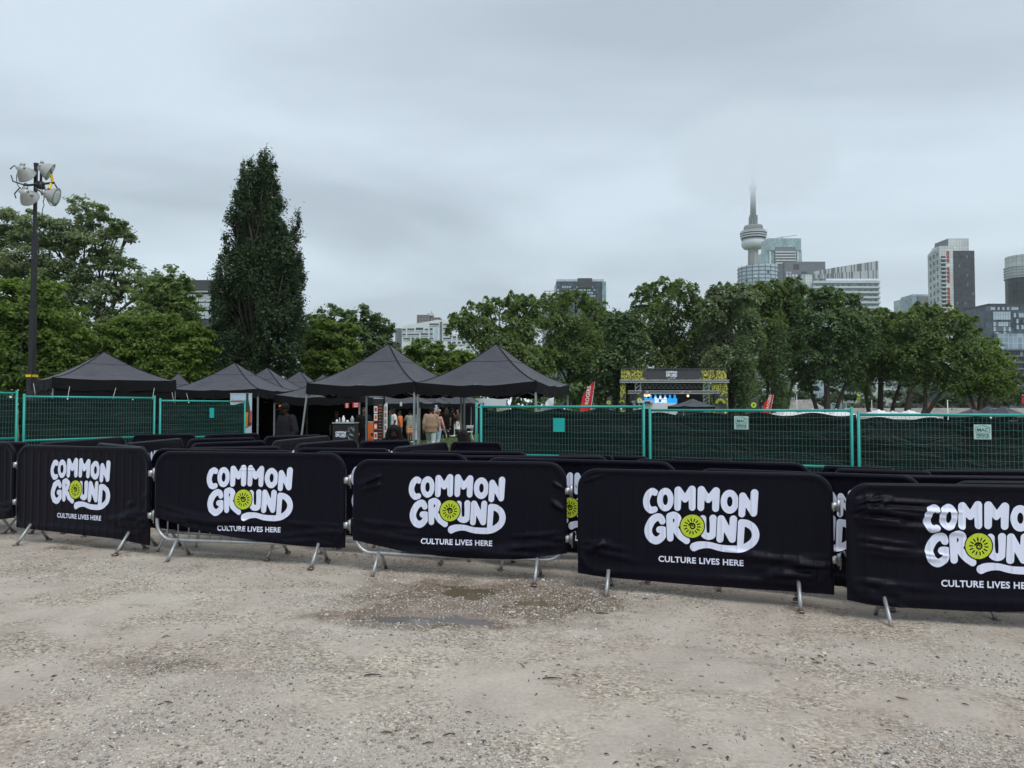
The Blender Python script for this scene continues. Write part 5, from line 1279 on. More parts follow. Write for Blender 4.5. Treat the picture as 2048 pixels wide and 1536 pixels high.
rowt = [
 ('locust tree with a bare dark limb at its left, right of the white apartment building', 985, [(925, 632, 30, 18), (955, 622, 30, 20), (1000, 612, 36, 22), (1035, 600, 26, 18), (915, 655, 24, 16), (1060, 610, 30, 24), (970, 655, 50, 28), (1040, 650, 46, 30), (1010, 690, 60, 34), (1060, 720, 50, 34), (980, 730, 46, 30), (1040, 760, 44, 28)], 'olive'),
 ('locust tree in front of the dark glass block', 1130, [(1110, 600, 34, 18), (1150, 592, 34, 18), (1190, 612, 38, 22), (1120, 640, 50, 32), (1190, 655, 48, 32), (1150, 690, 66, 34), (1100, 715, 44, 34), (1190, 730, 48, 34), (1225, 640, 28, 22), (1150, 765, 60, 30)], 'olive'),
 ('dark locust tree left of the stage', 1235, [(1245, 640, 34, 28), (1255, 690, 38, 34), (1225, 720, 40, 36), (1250, 760, 40, 34), (1215, 770, 38, 30)], 'dark'),
 ('tall locust tree right behind the stage', 1335, [(1330, 568, 30, 16), (1365, 580, 34, 20), (1300, 582, 32, 20), (1290, 610, 32, 22), (1345, 615, 56, 28), (1395, 612, 26, 26), (1300, 655, 44, 30), (1360, 665, 50, 30), (1330, 700, 50, 24), (1385, 705, 40, 24), (1410, 660, 34, 40), (1280, 690, 34, 34), (1330, 728, 60, 22), (1390, 728, 30, 20)], 'olive'),
 ('locust tree behind the right corner of the stage', 1465, [(1450, 582, 36, 18), (1480, 590, 34, 22), (1425, 615, 28, 24), (1470, 630, 50, 30), (1430, 665, 38, 30), (1490, 680, 42, 32), (1450, 715, 44, 26), (1475, 745, 34, 24), (1420, 700, 30, 30)], 'grey'),
 ('bright topped locust tree below the round glass tower', 1545, [(1535, 572, 38, 18), (1585, 575, 36, 20), (1510, 595, 28, 24), (1560, 610, 56, 30), (1530, 655, 46, 34), (1600, 640, 36, 34), (1570, 692, 46, 30), (1535, 725, 30, 30), (1590, 735, 26, 26)], 'olive'),
 ('dark locust tree below the striped apartment block, with an ivy covered trunk', 1650, [(1655, 585, 36, 18), (1690, 605, 38, 24), (1620, 610, 36, 24), (1660, 640, 60, 34), (1720, 650, 40, 34), (1620, 680, 44, 36), (1690, 690, 54, 34), (1655, 728, 46, 28), (1700, 745, 34, 24), (1612, 748, 26, 30)], 'dark'),
 ('locust tree with crooked trunks, left of the red striped tower', 1760, [(1765, 628, 32, 16), (1790, 640, 34, 24), (1740, 670, 40, 32), (1790, 690, 46, 32), (1755, 724, 48, 28), (1812, 730, 34, 28), (1725, 745, 26, 24)], 'olive'),
 ('wide locust tree with a forked leaning trunk in front of the red striped tower', 1805, [(1840, 620, 34, 16), (1875, 622, 36, 18), (1915, 638, 34, 22), (1820, 645, 36, 26), (1880, 665, 60, 32), (1935, 680, 34, 34), (1840, 695, 50, 32), (1900, 715, 60, 30), (1850, 742, 56, 22), (1905, 752, 40, 18), (1960, 715, 34, 30), (1815, 700, 36, 34)], 'olive'),
 ('pale green tree at the right end of the row, before the dark glass block', 1960, [(1975, 700, 28, 22), (1995, 730, 28, 26), (1950, 735, 36, 28), (1985, 762, 40, 24), (1930, 765, 36, 22)], 'lime')]
for i, (lb, bx, bl, lf) in enumerate(rowt):
    tree('locust_tree', lb, D + (i * 7) % 13 - 6, bx, [(*b, random.uniform(-2.5, 2.5)) for b in bl], 22000 if len(bl) > 6 else 13000, .26, lf, 40 + i, .42, .25, GR_, cl=.31, flat=.42, hang=.6, twigs=3, stems=2)
for (x0, x1, d, lb) in [(1485, 770, 88, 'slim ivy covered trunk standing just right of the stage'), (1560, 770, 90, 'second ivy covered trunk standing right of the stage')]:
    tree('locust_tree', lb, d, x0, [(x0, 700, 12, 40), (x0 + 3, 760, 12, 40), (x0, 800, 10, 26)], 4200, .16, 'dark', x0, .3, .6, GR_, cl=.6, flat=1.4)
def wood(name, band, n, leaf, lf, seed):
    W = [(np.array(P(px, py, d)), np.array((rx / pxm(d), rx / pxm(d), ry / pxm(d)))) for (px, py, rx, ry, d) in band]
    co, q = leaves(W, n, leaf, seed, cl=.28); tag(link(name, np_mesh(name, co, q, LF[lf])), kind='stuff')
rb = random.Random(9)
wood('distant_wood', [(x, 800 + rb.uniform(-14, 6), 40, 30 + rb.uniform(0, 16), 190 + rb.uniform(-20, 20)) for x in range(1380, 2240, 34)] + [(x, 770 + rb.uniform(-20, 10), 40, 30, 240) for x in range(1980, 2240, 30)], 26000, .6, 'far', 71)
wood('distant_undergrowth', [(x, 795 + rb.uniform(-12, 8), 44, 40, 72 + rb.uniform(-6, 6)) for x in range(-160, 1140, 38)] + [(x, 800 + rb.uniform(-14, 6), 46, 34, 118 + rb.uniform(-5, 5)) for x in range(1140, 1560, 36)], 52000, .2, 'dark', 72)

# ---------------------------------------------------------------- buildings
def facade_mat(name, c1, c2, frame, bw, bh, mort=.12, rough=.25, bias=0.0, spec=.5):
    t = NT(name); sp = t.n('ShaderNodeSeparateXYZ', {0: t.tc.outputs['Object']}); nn = t.n('ShaderNodeSeparateXYZ', {0: t.tc.outputs['Normal']})
    ax = t.math('ABSOLUTE', nn.outputs[0]); ay = t.math('ABSOLUTE', nn.outputs[1]); gt = t.math('GREATER_THAN', ax, ay)
    u = t.math('ADD', t.math('MULTIPLY', sp.outputs[0], t.math('SUBTRACT', 1.0, gt)), t.math('MULTIPLY', sp.outputs[1], gt))
    v = t.n('ShaderNodeCombineXYZ', {0: u, 1: sp.outputs[2]}).outputs[0]
    b = t.n('ShaderNodeTexBrick', {'Vector': v, 'Color1': c1, 'Color2': c2, 'Mortar': frame, 'Scale': 1.0, 'Mortar Size': mort, 'Mortar Smooth': .1, 'Bias': bias, 'Brick Width': bw, 'Row Height': bh}, offset=0.0, squash=1.0)
    big = t.ramp(t.noise(.06, 2), [(.35, .82), (.65, 1.15)])
    t.base(t.mix(1., b.outputs['Color'], big, 'MULTIPLY')); t.rough(rough); t.b.inputs['Specular IOR Level'].default_value = spec; return t.m
FM = {
 'glassblue': facade_mat('facade_blue_glass', (.17, .25, .31), (.33, .44, .52), (.44, .50, .54), 2.4, 3.2, .16, .25),
 'glassgreen': facade_mat('facade_green_glass', (.15, .26, .28), (.32, .46, .48), (.42, .52, .53), 2.0, 3.2, .14, .25),
 'dark': facade_mat('facade_dark_glass', (.018, .023, .030), (.048, .058, .070), (.085, .095, .105), 2.0, 3.0, .10, .3),
 'darkblue': facade_mat('facade_slate_glass', (.028, .042, .058), (.085, .125, .165), (.07, .08, .09), 2.2, 3.1, .18, .25),
 'white': facade_mat('facade_white_panel', (.58, .61, .61), (.66, .69, .69), (.36, .39, .40), 2.6, 2.9, .16, .5),
 'grey': facade_mat('facade_grey_panel', (.16, .18, .20), (.44, .48, .50), (.20, .21, .23), 2.2, 3.0, .35, .4, -.35),
 'brown': facade_mat('facade_brown_brick', (.075, .065, .075), (.12, .10, .11), (.23, .20, .21), 3.0, 3.0, .5, .6),
 'pale': facade_mat('facade_pale_condo', (.13, .16, .18), (.34, .38, .40), (.56, .59, .60), 3.2, 3.0, .45, .4),
}
MT['conc'] = mat('tower_concrete', (.33, .33, .32), .8, 0, .08, .05); MT['slab'] = mat('balcony_slab', (.55, .58, .59), .6, 0, .06, .2)
MT['winglass'] = mat('window_glass', (.04, .055, .07), .15, 0, .4, .5); MT['paleglass'] = mat('pale_window_glass', (.42, .52, .58), .15, 0, .2, .3); MT['cladw'] = mat('white_cladding', (.66, .69, .70), .55, 0, .05, .2)
MT['cladd'] = mat('dark_cladding', (.055, .055, .062), .55, 0, .1, .3); MT['slate'] = mat('grey_metal_cladding', (.15, .16, .18), .5, 0, .1, .2); MT['redpanel'] = mat('red_panel', (.30, .06, .05), .5, 0, .3, .15)
class Bld:
    """a building standing at depth d; px() gives local x of a picture column, z() local height of a picture row"""
    def __init__(s, name, label, pxc, d, rz=0.0, cat='building', group='skyline buildings'):
        s.d = d; s.k = pxm(d); s.x0 = X(pxc, d); s.pc = pxc; s.g = G(s.x0, d); s.r = empty(name, (s.x0, d, s.g), rz, label, cat, group)
    def x(s, px): return (px - s.pc) / s.k
    def xd(s, px, y): return (px - 1024) / F * (s.d + y) - s.x0
    def z(s, py): return CAMH + (815 - py) / s.k - s.g
    def box(s, nm, px0, px1, py0, py1, y0, y1, m, lo=None):
        x0, x1 = s.x(px0), s.x(px1); z1 = s.z(py0); z0 = 0 if py1 is None else s.z(py1)
        mb = MB(); mb.box(((x0 + x1) / 2, (y0 + y1) / 2, (z0 + z1) / 2), (abs(x1 - x0), y1 - y0, z1 - z0)); return mb.build(nm, m, s.r)
def repeat(r, nm, me, spots):
    for p in spots: link(nm, me, r, p)
def observation_tower():
    b = Bld('observation_tower', 'slender concrete observation tower with a round pod, its mast lost in low cloud', 1510, 1500, 0, 'tower')
    z = b.z; mb = MB(); mb.lathe([(26, 0), (16, 90), (11, 200), (9.2, 300), (9, 330)], 24)
    for k in range(3):
        a = R(30 + 120 * k); mb.tube([(8.6 * math.cos(a), 8.6 * math.sin(a), 325), (11.5 * math.cos(a), 11.5 * math.sin(a), 200), (34 * math.cos(a), 34 * math.sin(a), 0)], [2, 2.6, 7], 6)
    mb.build('shaft', MT['conc'], b.r, True)
    mb = MB(); mb.lathe([(9, z(497)), (18.5, z(495.5)), (22.5, z(491)), (23.6, z(486)), (23, z(481)), (20, z(478))], 40); mb.build('radome_ring', MT['cladw'], b.r, True)
    mb = MB(); mb.lathe([(20, z(480)), (23.6, z(478)), (24.6, z(470)), (24.2, z(461)), (18, z(460))], 40); mb.build('pod_glazing', MT['winglass'], b.r, True)
    for py, r_ in ((478.5, 22.5), (473.5, 24.6), (469, 25.4), (464.5, 25.9), (461.5, 24.4)):
        mb = MB(); mb.lathe([(r_ - 2, z(py) - .9), (r_ + .5, z(py) - .9), (r_ + .5, z(py) + .9), (r_ - 2, z(py) + .9)], 40); mb.build('pod_ring', MT['cladw'], b.r)
    mb = MB(); mb.lathe([(19, z(462)), (18.6, z(452)), (17.5, z(449.5)), (9, z(448.5))], 40); mb.build('pod_roof', MT['conc'], b.r, True)
    mb = MB()
    for k in range(9):
        a = R(40 * k); mb.box((7 * math.cos(a), 7 * math.sin(a), z(441 - (k % 3) * 1.5)), (3, 3, 13 + 3 * (k % 3)))
    mb.build('antenna_deck', MT['conc'], b.r)
    mb = MB(); mb.lathe([(6.2, z(450)), (5.4, z(400)), (5, 440), (8, 444), (8, 452), (4, 456), (2.6, 480), (1.6, 520), (.6, 553)], 16); mb.build('upper_mast', MT['conc'], b.r, True)
observation_tower()
def glass_tower():
    b = Bld('glass_tower', 'green glass tower with a crane arm on its roof, right of the observation tower', 1571, 1300)
    b.box('upper_block', 1538.5, 1606, 474.5, 499, 0, 34, FM['glassgreen']); b.box('lower_block', 1535, 1608, 499, None, 2, 40, FM['glassgreen'])
    b.box('recess', 1553, 1594, 492, 545, -.4, 1.2, MT['slate'])
    for k in range(6): b.box('balcony', 1553, 1594, 501.5 + k * 5.6, 504 + k * 5.6, -2.6, -.6, MT['slab'])
    for px in (1543, 1599): b.box('pier', px - 1.2, px + 1.2, 501, 545, -.5, 1.5, MT['cladw'])
    mb = MB(); mb.tube([(b.x(1561), 8, b.z(471)), (b.x(1601), 8, b.z(465.5))], .8, 6); mb.tube([(b.x(1570), 8, b.z(475)), (b.x(1572), 8, b.z(469))], 1.1, 6); mb.build('roof_crane', MT['legm'], b.r)
glass_tower()
def round_tower():
    b = Bld('round_tower', 'pale blue round glass tower directly below the observation tower', 1532, 900); n = 40; x0, x1 = b.x(1490), b.x(1570); rx = (x1 - x0) / 2; cx = (x0 + x1) / 2
    mb = MB(); vs = []; top = b.z(526)
    for zz in (0, top):
        for j in range(n): a = 2 * math.pi * j / n; vs.append((cx + rx * math.cos(a), 22 + 22 * math.sin(a), zz + (1.5 * math.cos(a) if zz else 0)))
    mb.add(vs, [(j, (j + 1) % n, n + (j + 1) % n, n + j) for j in range(n)] + [tuple(range(n, 2 * n))]); mb.build('curtain_wall', MT['paleglass'], b.r)
    for k in range(9):
        zz = top - 3 - k * 4.6; q = [(cx + (rx + .25) * math.cos(2 * math.pi * j / n), 22 + 22.25 * math.sin(2 * math.pi * j / n), zz) for j in range(n)]
        mb = MB(); mb.tube(q, .42, 5, close=True); mb.build('floor_band', MT['slate'], b.r)
    for j in range(n // 2, n, 2):
        a = 2 * math.pi * (j + .5) / n; mb = MB(); mb.box((cx + rx * math.cos(a), 22 + 22 * math.sin(a), top / 2 + 24), (.7, .7, top - 48)); mb.build('mullion', MT['slate'], b.r)
    rnd = random.Random(3)
    for k in range(26):
        a = 2 * math.pi * (rnd.randrange(n // 2, n) + .5) / n; zz = top - 3 - 4.6 * rnd.randrange(0, 8) - 2.3
        mb = MB(); mb.box((0, 0, 0), (.3, 2.6, 3.0), Matrix.Rotation(a, 3, 'Z')); mb.build('window', rnd.choice([MT['winglass'], MT['cladw'], MT['winglass']]), b.r, loc=(cx + (rx + .1) * math.cos(a), 22 + 22.1 * math.sin(a), zz))
round_tower()
def win_grid(b, nm, px0, px1, py0, py1, nx, ny, y, m, keep=1.0, fx=.7, fz=.6, seed=0, th=.3):
    rnd = random.Random(seed); w = (b.x(px1) - b.x(px0)) / nx; h = (b.z(py0) - b.z(py1)) / ny
    mb = MB(); mb.box((0, 0, 0), (w * fx, th, h * fz)); ms = [mb.mesh(nm, q) for q in (m if isinstance(m, (list, tuple)) else [m])]
    for i in range(nx):
        for j in range(ny):
            if rnd.random() < keep: link(nm, rnd.choice(ms), b.r, (b.x(px0) + w * (i + .5), y, b.z(py0) - h * (j + .5)))
def grey_block():
    b = Bld('apartment_tower', 'grey tower with a blank top band between the round tower and the striped block', 1614, 950)
    b.box('wall', 1572, 1655, 537, None, 0, 40, MT['slate']); b.box('top_band', 1574, 1654.5, 521.5, 537, .5, 38, MT['slate']); b.box('roof_box', 1591, 1601, 527, 537, -.4, .4, MT['cladd'])
    win_grid(b, 'window', 1574, 1654, 541, 600, 13, 10, -.15, [MT['paleglass'], MT['cladw'], MT['winglass']], .62, .62, .7, 1)
    win_grid(b, 'balcony', 1569, 1572, 524, 600, 1, 16, 1, MT['cladd'], 1, 1, .5)
grey_block()
MT['palestripe'] = mat('pale_stripe_panel', (.46, .51, .53), .5, 0, .06, .2)
def striped_block():
    b = Bld('apartment_block', 'wide apartment block with a black and white striped slanting crown', 1689, 800)
    b.box('wall', 1630, 1761, 560, None, 0, 30, FM['glassgreen']); b.box('side_wing', 1617, 1630.5, 547, None, 4, 26, FM['white'])
    n = 64; rnd = random.Random(5); mb = MB()
    for i in range(n):
        x0 = 1634 + (1761 - 1634) * i / n; x1 = x0 + (1761 - 1634) / n; tp = 541 - 21 * (i / n) ** .9; m_ = rnd.choice([0, 0, 1, 1, 1])
        for row, (a, c) in enumerate(((tp, tp + (556 - tp) * .5), (tp + (556 - tp) * .5, 556))):
            mm = rnd.choice([0, 1, 1]) if row else m_
            mb.box(((b.x(x0) + b.x(x1)) / 2, .2 + .12 * mm, (b.z(a) + b.z(c)) / 2), (b.x(x1) - b.x(x0) + .01, .6, b.z(a) - b.z(c)), mi=mm)
    mb.build('striped_crown', [MT['slate'], MT['palestripe']], b.r)
    for k in range(9):
        y = 561.5 + k * 10.2; b.box('balcony', 1628 - k * .5, 1762, y, y + 4.2, -2.2, -.2, MT['slab']); b.box('balcony', 1762, 1765.5, y + 2, y + 5, 2, 12, MT['slab'])
    win_grid(b, 'window', 1632, 1760, 566, 648, 12, 8, -.15, [MT['cladd'], MT['winglass'], MT['cladw']], .6, .4, .3, 4)
striped_block()
def small_blocks():
    b = Bld('office_block', 'small grey glass block peeking over the trees left of the red striped tower', 1845, 1000)
    b.box('wall', 1828, 1862, 588, None, 0, 30, FM['glassblue']); b.box('side_wall', 1838, 1861, 592, None, -2, 0, MT['slate'])
    mb = MB()
    for px in (1833, 1840, 1847, 1853): mb.tube([(b.x(px), 6, b.z(588)), (b.x(px), 6, b.z(585.5))], .5, 5)
    mb.build('roof_vent', MT['slab'], b.r)
    b = Bld('office_block', 'tiny pale block just left of the small grey glass block', 1816, 1050); b.box('wall', 1808, 1826, 599, None, 0, 24, FM['white']); b.box('parapet', 1807.5, 1826.5, 597.5, 599, -.3, 24.3, MT['slab'])
small_blocks()
def red_tower():
    b = Bld('apartment_tower', 'white and dark apartment tower with a vertical stripe of red panels', 1906, 700)
    b.box('white_wall', 1884, 1912, 490, None, 0, 12, FM['white']); b.box('dark_wall', 1912, 1953, 500, None, -1, 30, FM['dark']); b.box('penthouse', 1906, 1947.5, 473, 500, 3, 26, FM['white'])
    mb = MB(); x0, x1 = b.xd(1860, 14), b.x(1884); z1, z0 = b.z(491), 0
    mb.add([(x1, 0, z0), (x0, 14, z0), (x0, 14, b.z(503)), (x1, 0, z1), (x1, 12.2, z0), (x1, 12.2, z1)], [(0, 1, 2, 3), (1, 4, 5, 2), (3, 2, 5)]); mb.build('angled_wall', FM['white'], b.r)
    mb = MB(); mb.prism([(b.x(1902), b.z(490)), (b.x(1906), b.z(490)), (b.x(1906), b.z(474))], 3.5, 25); mb.build('roof_fin', MT['slate'], b.r)
    rnd = random.Random(2)
    for k in range(26):
        y = 500.5 + k * 8.2
        if y > 668: break
        b.box('balcony', 1885, 1897.5, y + 15, y + 17.2, -2.0, -.1, MT['slab']); b.box('window', 1887, 1896, y + 10, y + 14.5, -.2, .2, MT['winglass'])
        if k % 5 != 3: b.box('red_panel', 1898, 1903.5, y, y + 7.2, -.3, .3, MT['redpanel'])
    win_grid(b, 'window', 1914, 1951, 503, 690, 7, 10, -1.15, [MT['winglass'], MT['cladd'], MT['slate']], .6, .6, .3, 6)
    for c in range(3):
        for k in range(11):
            t = (c + .6) / 3.4; y = 505 + k * 15 + 8 * t; mb = MB(); a = math.atan2(14, b.xd(1860, 14) - b.x(1884))
            mb.box((0, 0, 0), (1.6, .3, 3.4), Matrix.Rotation(a, 3, 'Z')); mb.build('window', MT['slate'], b.r, loc=(b.x(1884) + (b.xd(1860, 14) - b.x(1884)) * t, 14 * t - .05, b.z(y)))
red_tower()
def right_blocks():
    b = Bld('apartment_tower', 'white topped curved tower cut off by the right edge', 2046, 520); n = 20
    for nm, py0, py1, m, rr in (('white_crown', 505, 548, FM['white'], 27), ('dark_shaft', 548, None, FM['dark'], 28)):
        mb = MB(); x0 = b.xd(2021, 11.5); rx = 11.5 if nm[0] == 'w' else 11.9; z1 = b.z(py0); z0 = 0 if py1 is None else b.z(py1); vs = []
        for zz in (z0, z1):
            for j in range(n): a = 2 * math.pi * j / n; vs.append((x0 + rx + rx * math.cos(a), 11.5 + rx * math.sin(a), zz))
        mb.add(vs, [(j, (j + 1) % n, n + (j + 1) % n, n + j) for j in range(n)] + [tuple(range(n, 2 * n))]); mb.build(nm, m, b.r, False)
    for k in range(5):
        mb = MB(); zz = b.z(529 + k * 5.5); mb.lathe([(10, zz), (12.4, zz), (12.4, zz + .6), (10, zz + .6)], 24, mat=Matrix.Translation((b.xd(2021, 11.5) + 11.5, 11.5, 0))); mb.build('balcony', MT['slab'], b.r)
    b = Bld('office_block', 'dark slate glass block at the right edge below the white topped tower', 2030, 400)
    b.box('wall', 1975, 2100, 612, 696, 0, 26, FM['darkblue']); b.box('rooftop', 1983, 2100, 606, 612, 1, 24, MT['cladd'])
    b.box('curved_podium', 1990, 2110, 668, 700, -3, 0, FM['glassblue']); b.box('podium', 1996, 2110, 700, None, -6, 20, FM['darkblue'])
    win_grid(b, 'window', 1989, 2024, 622, 640, 7, 1, -.15, MT['paleglass'], 1, .84, .9); win_grid(b, 'window', 1989, 2024, 643, 673, 7, 3, -.15, [MT['paleglass'], MT['paleglass'], MT['slate']], .85, .84, .86, 7); win_grid(b, 'window', 2030, 2060, 624, 660, 6, 3, -.15, [MT['winglass'], MT['paleglass']], .8, .8, .7, 8); win_grid(b, 'window', 1984, 2040, 613, 620, 12, 1, -.15, MT['paleglass'], .6, .8, .8, 9)
    for k in range(6): b.box('balcony', 1994 + k * .8, 2110, 700 + k * 12.5, 703 + k * 12.5, -8.5, -6.1, MT['slate'])
    win_grid(b, 'window', 1998, 2060, 703, 775, 9, 6, -6.15, [MT['winglass'], MT['slate'], MT['paleglass']], .8, .75, .6, 10)
right_blocks()
def mid_blocks():
    b = Bld('office_block', 'dark and green glass block behind the trees left of centre right', 1164, 600); b.r['label'] = 'dark glass block with green glass edges above the trees left of the stage'
    b.box('wall', 1113, 1205, 562, None, 0, 28, FM['darkblue']); b.box('green_screen', 1113, 1208, 557.5, 562, -.5, 1, MT['paleglass']); b.box('side_glass', 1192, 1214.5, 560, None, 4, 30, FM['glassgreen']); b.box('core', 1156, 1185, 555.5, 575, -1, 12, MT['cladd'])
    win_grid(b, 'window', 1114, 1192, 570, 594, 16, 4, -.15, [MT['paleglass'], MT['paleglass'], MT['winglass']], .85, .7, .5, 12)
    for px in (1192, 1204): b.box('pier', px - .7, px + .7, 562, 620, -.8, .3, MT['cladd'])
    b = Bld('roof_frame', 'thin steel roof frame on a low slab left of the dark glass block', 1100, 560, group=None); mb = MB()
    b.box('slab_wall', 1086, 1114, 596, None, 0, 14, FM['grey'])
    for (p, q) in (((1089, 581), (1113, 579.5)), ((1089, 586), (1113, 585)), ((1089, 596), (1089, 579)), ((1100, 596), (1100, 580)), ((1111, 596), (1111, 580))): mb.tube([(b.x(p[0]), 2, b.z(p[1])), (b.x(q[0]), 2, b.z(q[1]))], .3, 5)
    mb.build('frame', MT['legm'], b.r)
    b = Bld('apartment_tower', 'brown brick tower block behind the white apartment building', 856, 800)
    b.box('wall', 833, 858, 629, None, 0, 30, FM['brown']); b.box('side_wall', 858, 879, 633, None, 6, 36, FM['brown']); b.box('roof_house', 852, 864, 624, 629.4, 6, 20, MT['slab']); mb = MB(); mb.tube([(b.x(861), 8, b.z(625)), (b.x(861), 8, b.z(619.5))], .4, 5); mb.build('aerial', MT['legm'], b.r)
    b = Bld('apartment_building', 'white stepped apartment building with a slanting roof, behind the tent peaks', 875, 430); mb = MB()
    z = b.z; mb.prism([(b.x(803), 0), (b.x(950), 0), (b.x(950), z(668)), (b.x(906), z(668)), (b.x(898), z(641)), (b.x(874), z(639)), (b.x(803), z(652))], 0, 20); mb.build('wall', MT['cladw'], b.r)
    b.box('annex', 788, 803, 655, None, 3, 18, FM['grey']); b.box('glazed_strip', 868, 876, 656, 700, -.12, .2, MT['paleglass']); b.box('dark_strip', 879, 884, 643, 700, -.12, .2, MT['slate'])
    wl_ = [(804, 811, 657, 663), (814, 828, 656.5, 662.5), (831, 846, 655, 663), (849, 856, 657, 662), (859, 865, 656, 663), (858, 877, 646.5, 652), (804, 811, 667, 672), (814, 838, 667, 671.5), (841, 856, 666, 672), (859, 865, 666, 672), (806, 820, 675.5, 681), (823, 828, 675, 681), (831, 837, 675, 680), (841, 855, 675.5, 682), (859, 866, 675, 680), (830, 839, 683, 691), (822, 828, 684, 690), (841, 856, 684, 692), (886, 897, 647, 651), (886, 900, 655, 660), (886, 900, 665, 670), (886, 902, 675, 680), (895, 902, 683, 690), (905, 912, 672, 679), (915, 930, 673, 679), (932, 940, 673, 679), (905, 911, 683, 690), (915, 921, 683, 690), (924, 931, 683, 690), (934, 946, 682, 689), (932, 940, 693, 699), (942, 948, 692, 699)]
    for i, (a, c, e, f_) in enumerate(wl_):
        o = b.box('window', a, c, e, f_, -.10, .2, MT['winglass']); mb = MB(); x0, x1, z0, z1 = b.x(a), b.x(c), b.z(f_), b.z(e)
        mb.box(((x0 + x1) / 2, -.3, z0 + (z1 - z0) * .2), (x1 - x0, .06, (z1 - z0) * .4)); p = mb.build('railing', MT['paleglass'], o)
    mb = MB(); mb.tube([(b.x(821), 5, z(648)), (b.x(831), 5, z(645.6))], .15, 5); mb.box((b.x(814), 5, z(649)), (1.2, 1, .8)); mb.build('roof_davit', MT['legm'], b.r)
    b = Bld('apartment_building', 'building with a dark flat roof and white window frames, left of the tall upright tree', 392, 230); b.box('wall', 366, 440, 584, None, 0, 14, MT['cladd']); b.box('roof', 362, 440, 560, 581, -1, 15, MT['cladd']); b.box('eave', 362, 441, 581, 584, -.8, 14.5, MT['cladw'])
    for i in range(5):
        for k in range(3):
            o = b.box('window', 371 + i * 13, 381 + i * 13, 588 + k * 17, 602 + k * 17, -.15, .2, MT['paleglass']); x0, x1 = b.x(371 + i * 13), b.x(381 + i * 13); z0, z1 = b.z(602 + k * 17), b.z(588 + k * 17); mb = MB()
            for (cx, cz, w, h) in (((x0 + x1) / 2, z0, x1 - x0 + .2, .2), ((x0 + x1) / 2, (z0 + z1) / 2, x1 - x0, .15), (x0, (z0 + z1) / 2, .25, z1 - z0), (x1, (z0 + z1) / 2, .25, z1 - z0)): mb.box((cx, -.28, cz), (w, .1, h))
            mb.build('frame', MT['cladw'], o)
    for (lb, p0, p1, pt, d, m) in [('pale glass condo showing through the trees right of the stage', 1525, 1600, 660, 330, 'pale'), ('grey condo showing between the trunks behind the stage', 1395, 1500, 690, 340, 'pale'), ('tall grey glass condo seen through the gap under the striped block', 1600, 1690, 640, 420, 'glassblue'), ('slate glass condo glimpsed through the left side of the stage trees', 1190, 1290, 690, 380, 'glassblue'), ('dark glass block behind the forked tree at right', 1890, 1960, 770, 260, 'darkblue'), ('grey block behind the wide locust tree', 1850, 1890, 750, 280, 'grey'), ('pale condo filling the gap between the crooked trunks and the forked tree', 1752, 1846, 728, 320, 'pale')]:
        b = Bld('apartment_building', lb, (p0 + p1) / 2, d); b.box('wall', p0, p1, pt, None, 0, 20, FM[m]); b.box('parapet', p0 - .5, p1 + .5, pt - 1.5, pt, -.3, 20.3, MT['slab'])
        for k in range(10):
            y = pt + 6 + k * 3.2 * b.k / 1.0
            if y < 800: b.box('balcony', p0 + (p1 - p0) * .1, p0 + (p1 - p0) * .5, y, y + 1.2 * b.k / 3, -1.4, -.1, MT['slab'])
    b = Bld('office_block', 'low building with lime and grey panels between the crooked trunks', 1728, 210); b.box('wall', 1712, 1800, 785, None, 0, 12, FM['pale'])
    for i, m_ in enumerate(('logog', 'paleglass', 'logog', 'slate', 'paleglass', 'logog')): b.box('facade_panel', 1714 + i * 8, 1720.5 + i * 8, 787, 802, -.12, .1, MT[m_])
mid_blocks()
MT['shingle'] = mat('weathered_shingle_roof', (.25, .235, .215), .9, 0, .22, 1.2, .4, 8); MT['brick'] = mat('red_brick', (.24, .105, .075), .85, 0, .2, 4)
def barracks(px0, px1, py, d, label, hip=False, chim=()):
    b = Bld('barracks_building', label, (px0 + px1) / 2, d, 0, 'building', 'low old buildings beyond the lawn'); x0, x1 = b.x(px0), b.x(px1); zr = b.z(py); e = zr - (1.7 if not hip else 2.2)
    b_ = MB(); b_.box(((x0 + x1) / 2, 3, e / 2), (x1 - x0 - .6, 6, e)); b_.build('wall', MT['conc'], b.r)
    mb = MB(); h = 3.0 if hip else .3; mb.add([(x0, -.4, e - .1), (x1, -.4, e - .1), (x1, 6.4, e - .1), (x0, 6.4, e - .1), (x0 + h, 3, zr), (x1 - h, 3, zr)], [(0, 1, 5, 4), (2, 3, 4, 5), (1, 2, 5), (3, 0, 4)]); mb.build('roof', MT['shingle'], b.r)
    for (p, t, w) in chim:
        mb = MB(); mb.box((b.x(p), 3, (b.z(t) + e) / 2), (w, .8, b.z(t) - e)); mb.box((b.x(p), 3, b.z(t)), (w + .12, .92, .15)); mb.build('chimney', MT['brick'], b.r)
barracks(1700, 2090, 816, 125, 'long low stone building with brick chimneys along the foot of the right trees', False, [(1776, 807, .9), (1871, 805.5, 1.0), (1968, 807, 1.0)])
barracks(1568, 1668, 799, 130, 'low building with a hipped grey roof behind the ivy covered trunks', True, [(1580, 808, .7), (1608, 806, .6)])
for (px, t, d, lb) in [(1594, 790, 70, 'thin white pole rising behind the middle right fence panel'), (1744, 801, 68, 'thin white pole between the crooked trunks'), (1896, 801, 40, 'thin white pole leaning above the last pale fence sign')]:
    a = P(px, t, d); gx = G(a.x, d); mb = MB(); mb.tube([(0, 0, 0), (-.03, 0, a.z - gx)], [.03, .022], 6); mb.ball((-.03, 0, a.z - gx), .04); tag(mb.build('flag_pole', MT['white'], None, True, (a.x, d, gx)), lb, 'pole', 'thin white poles')
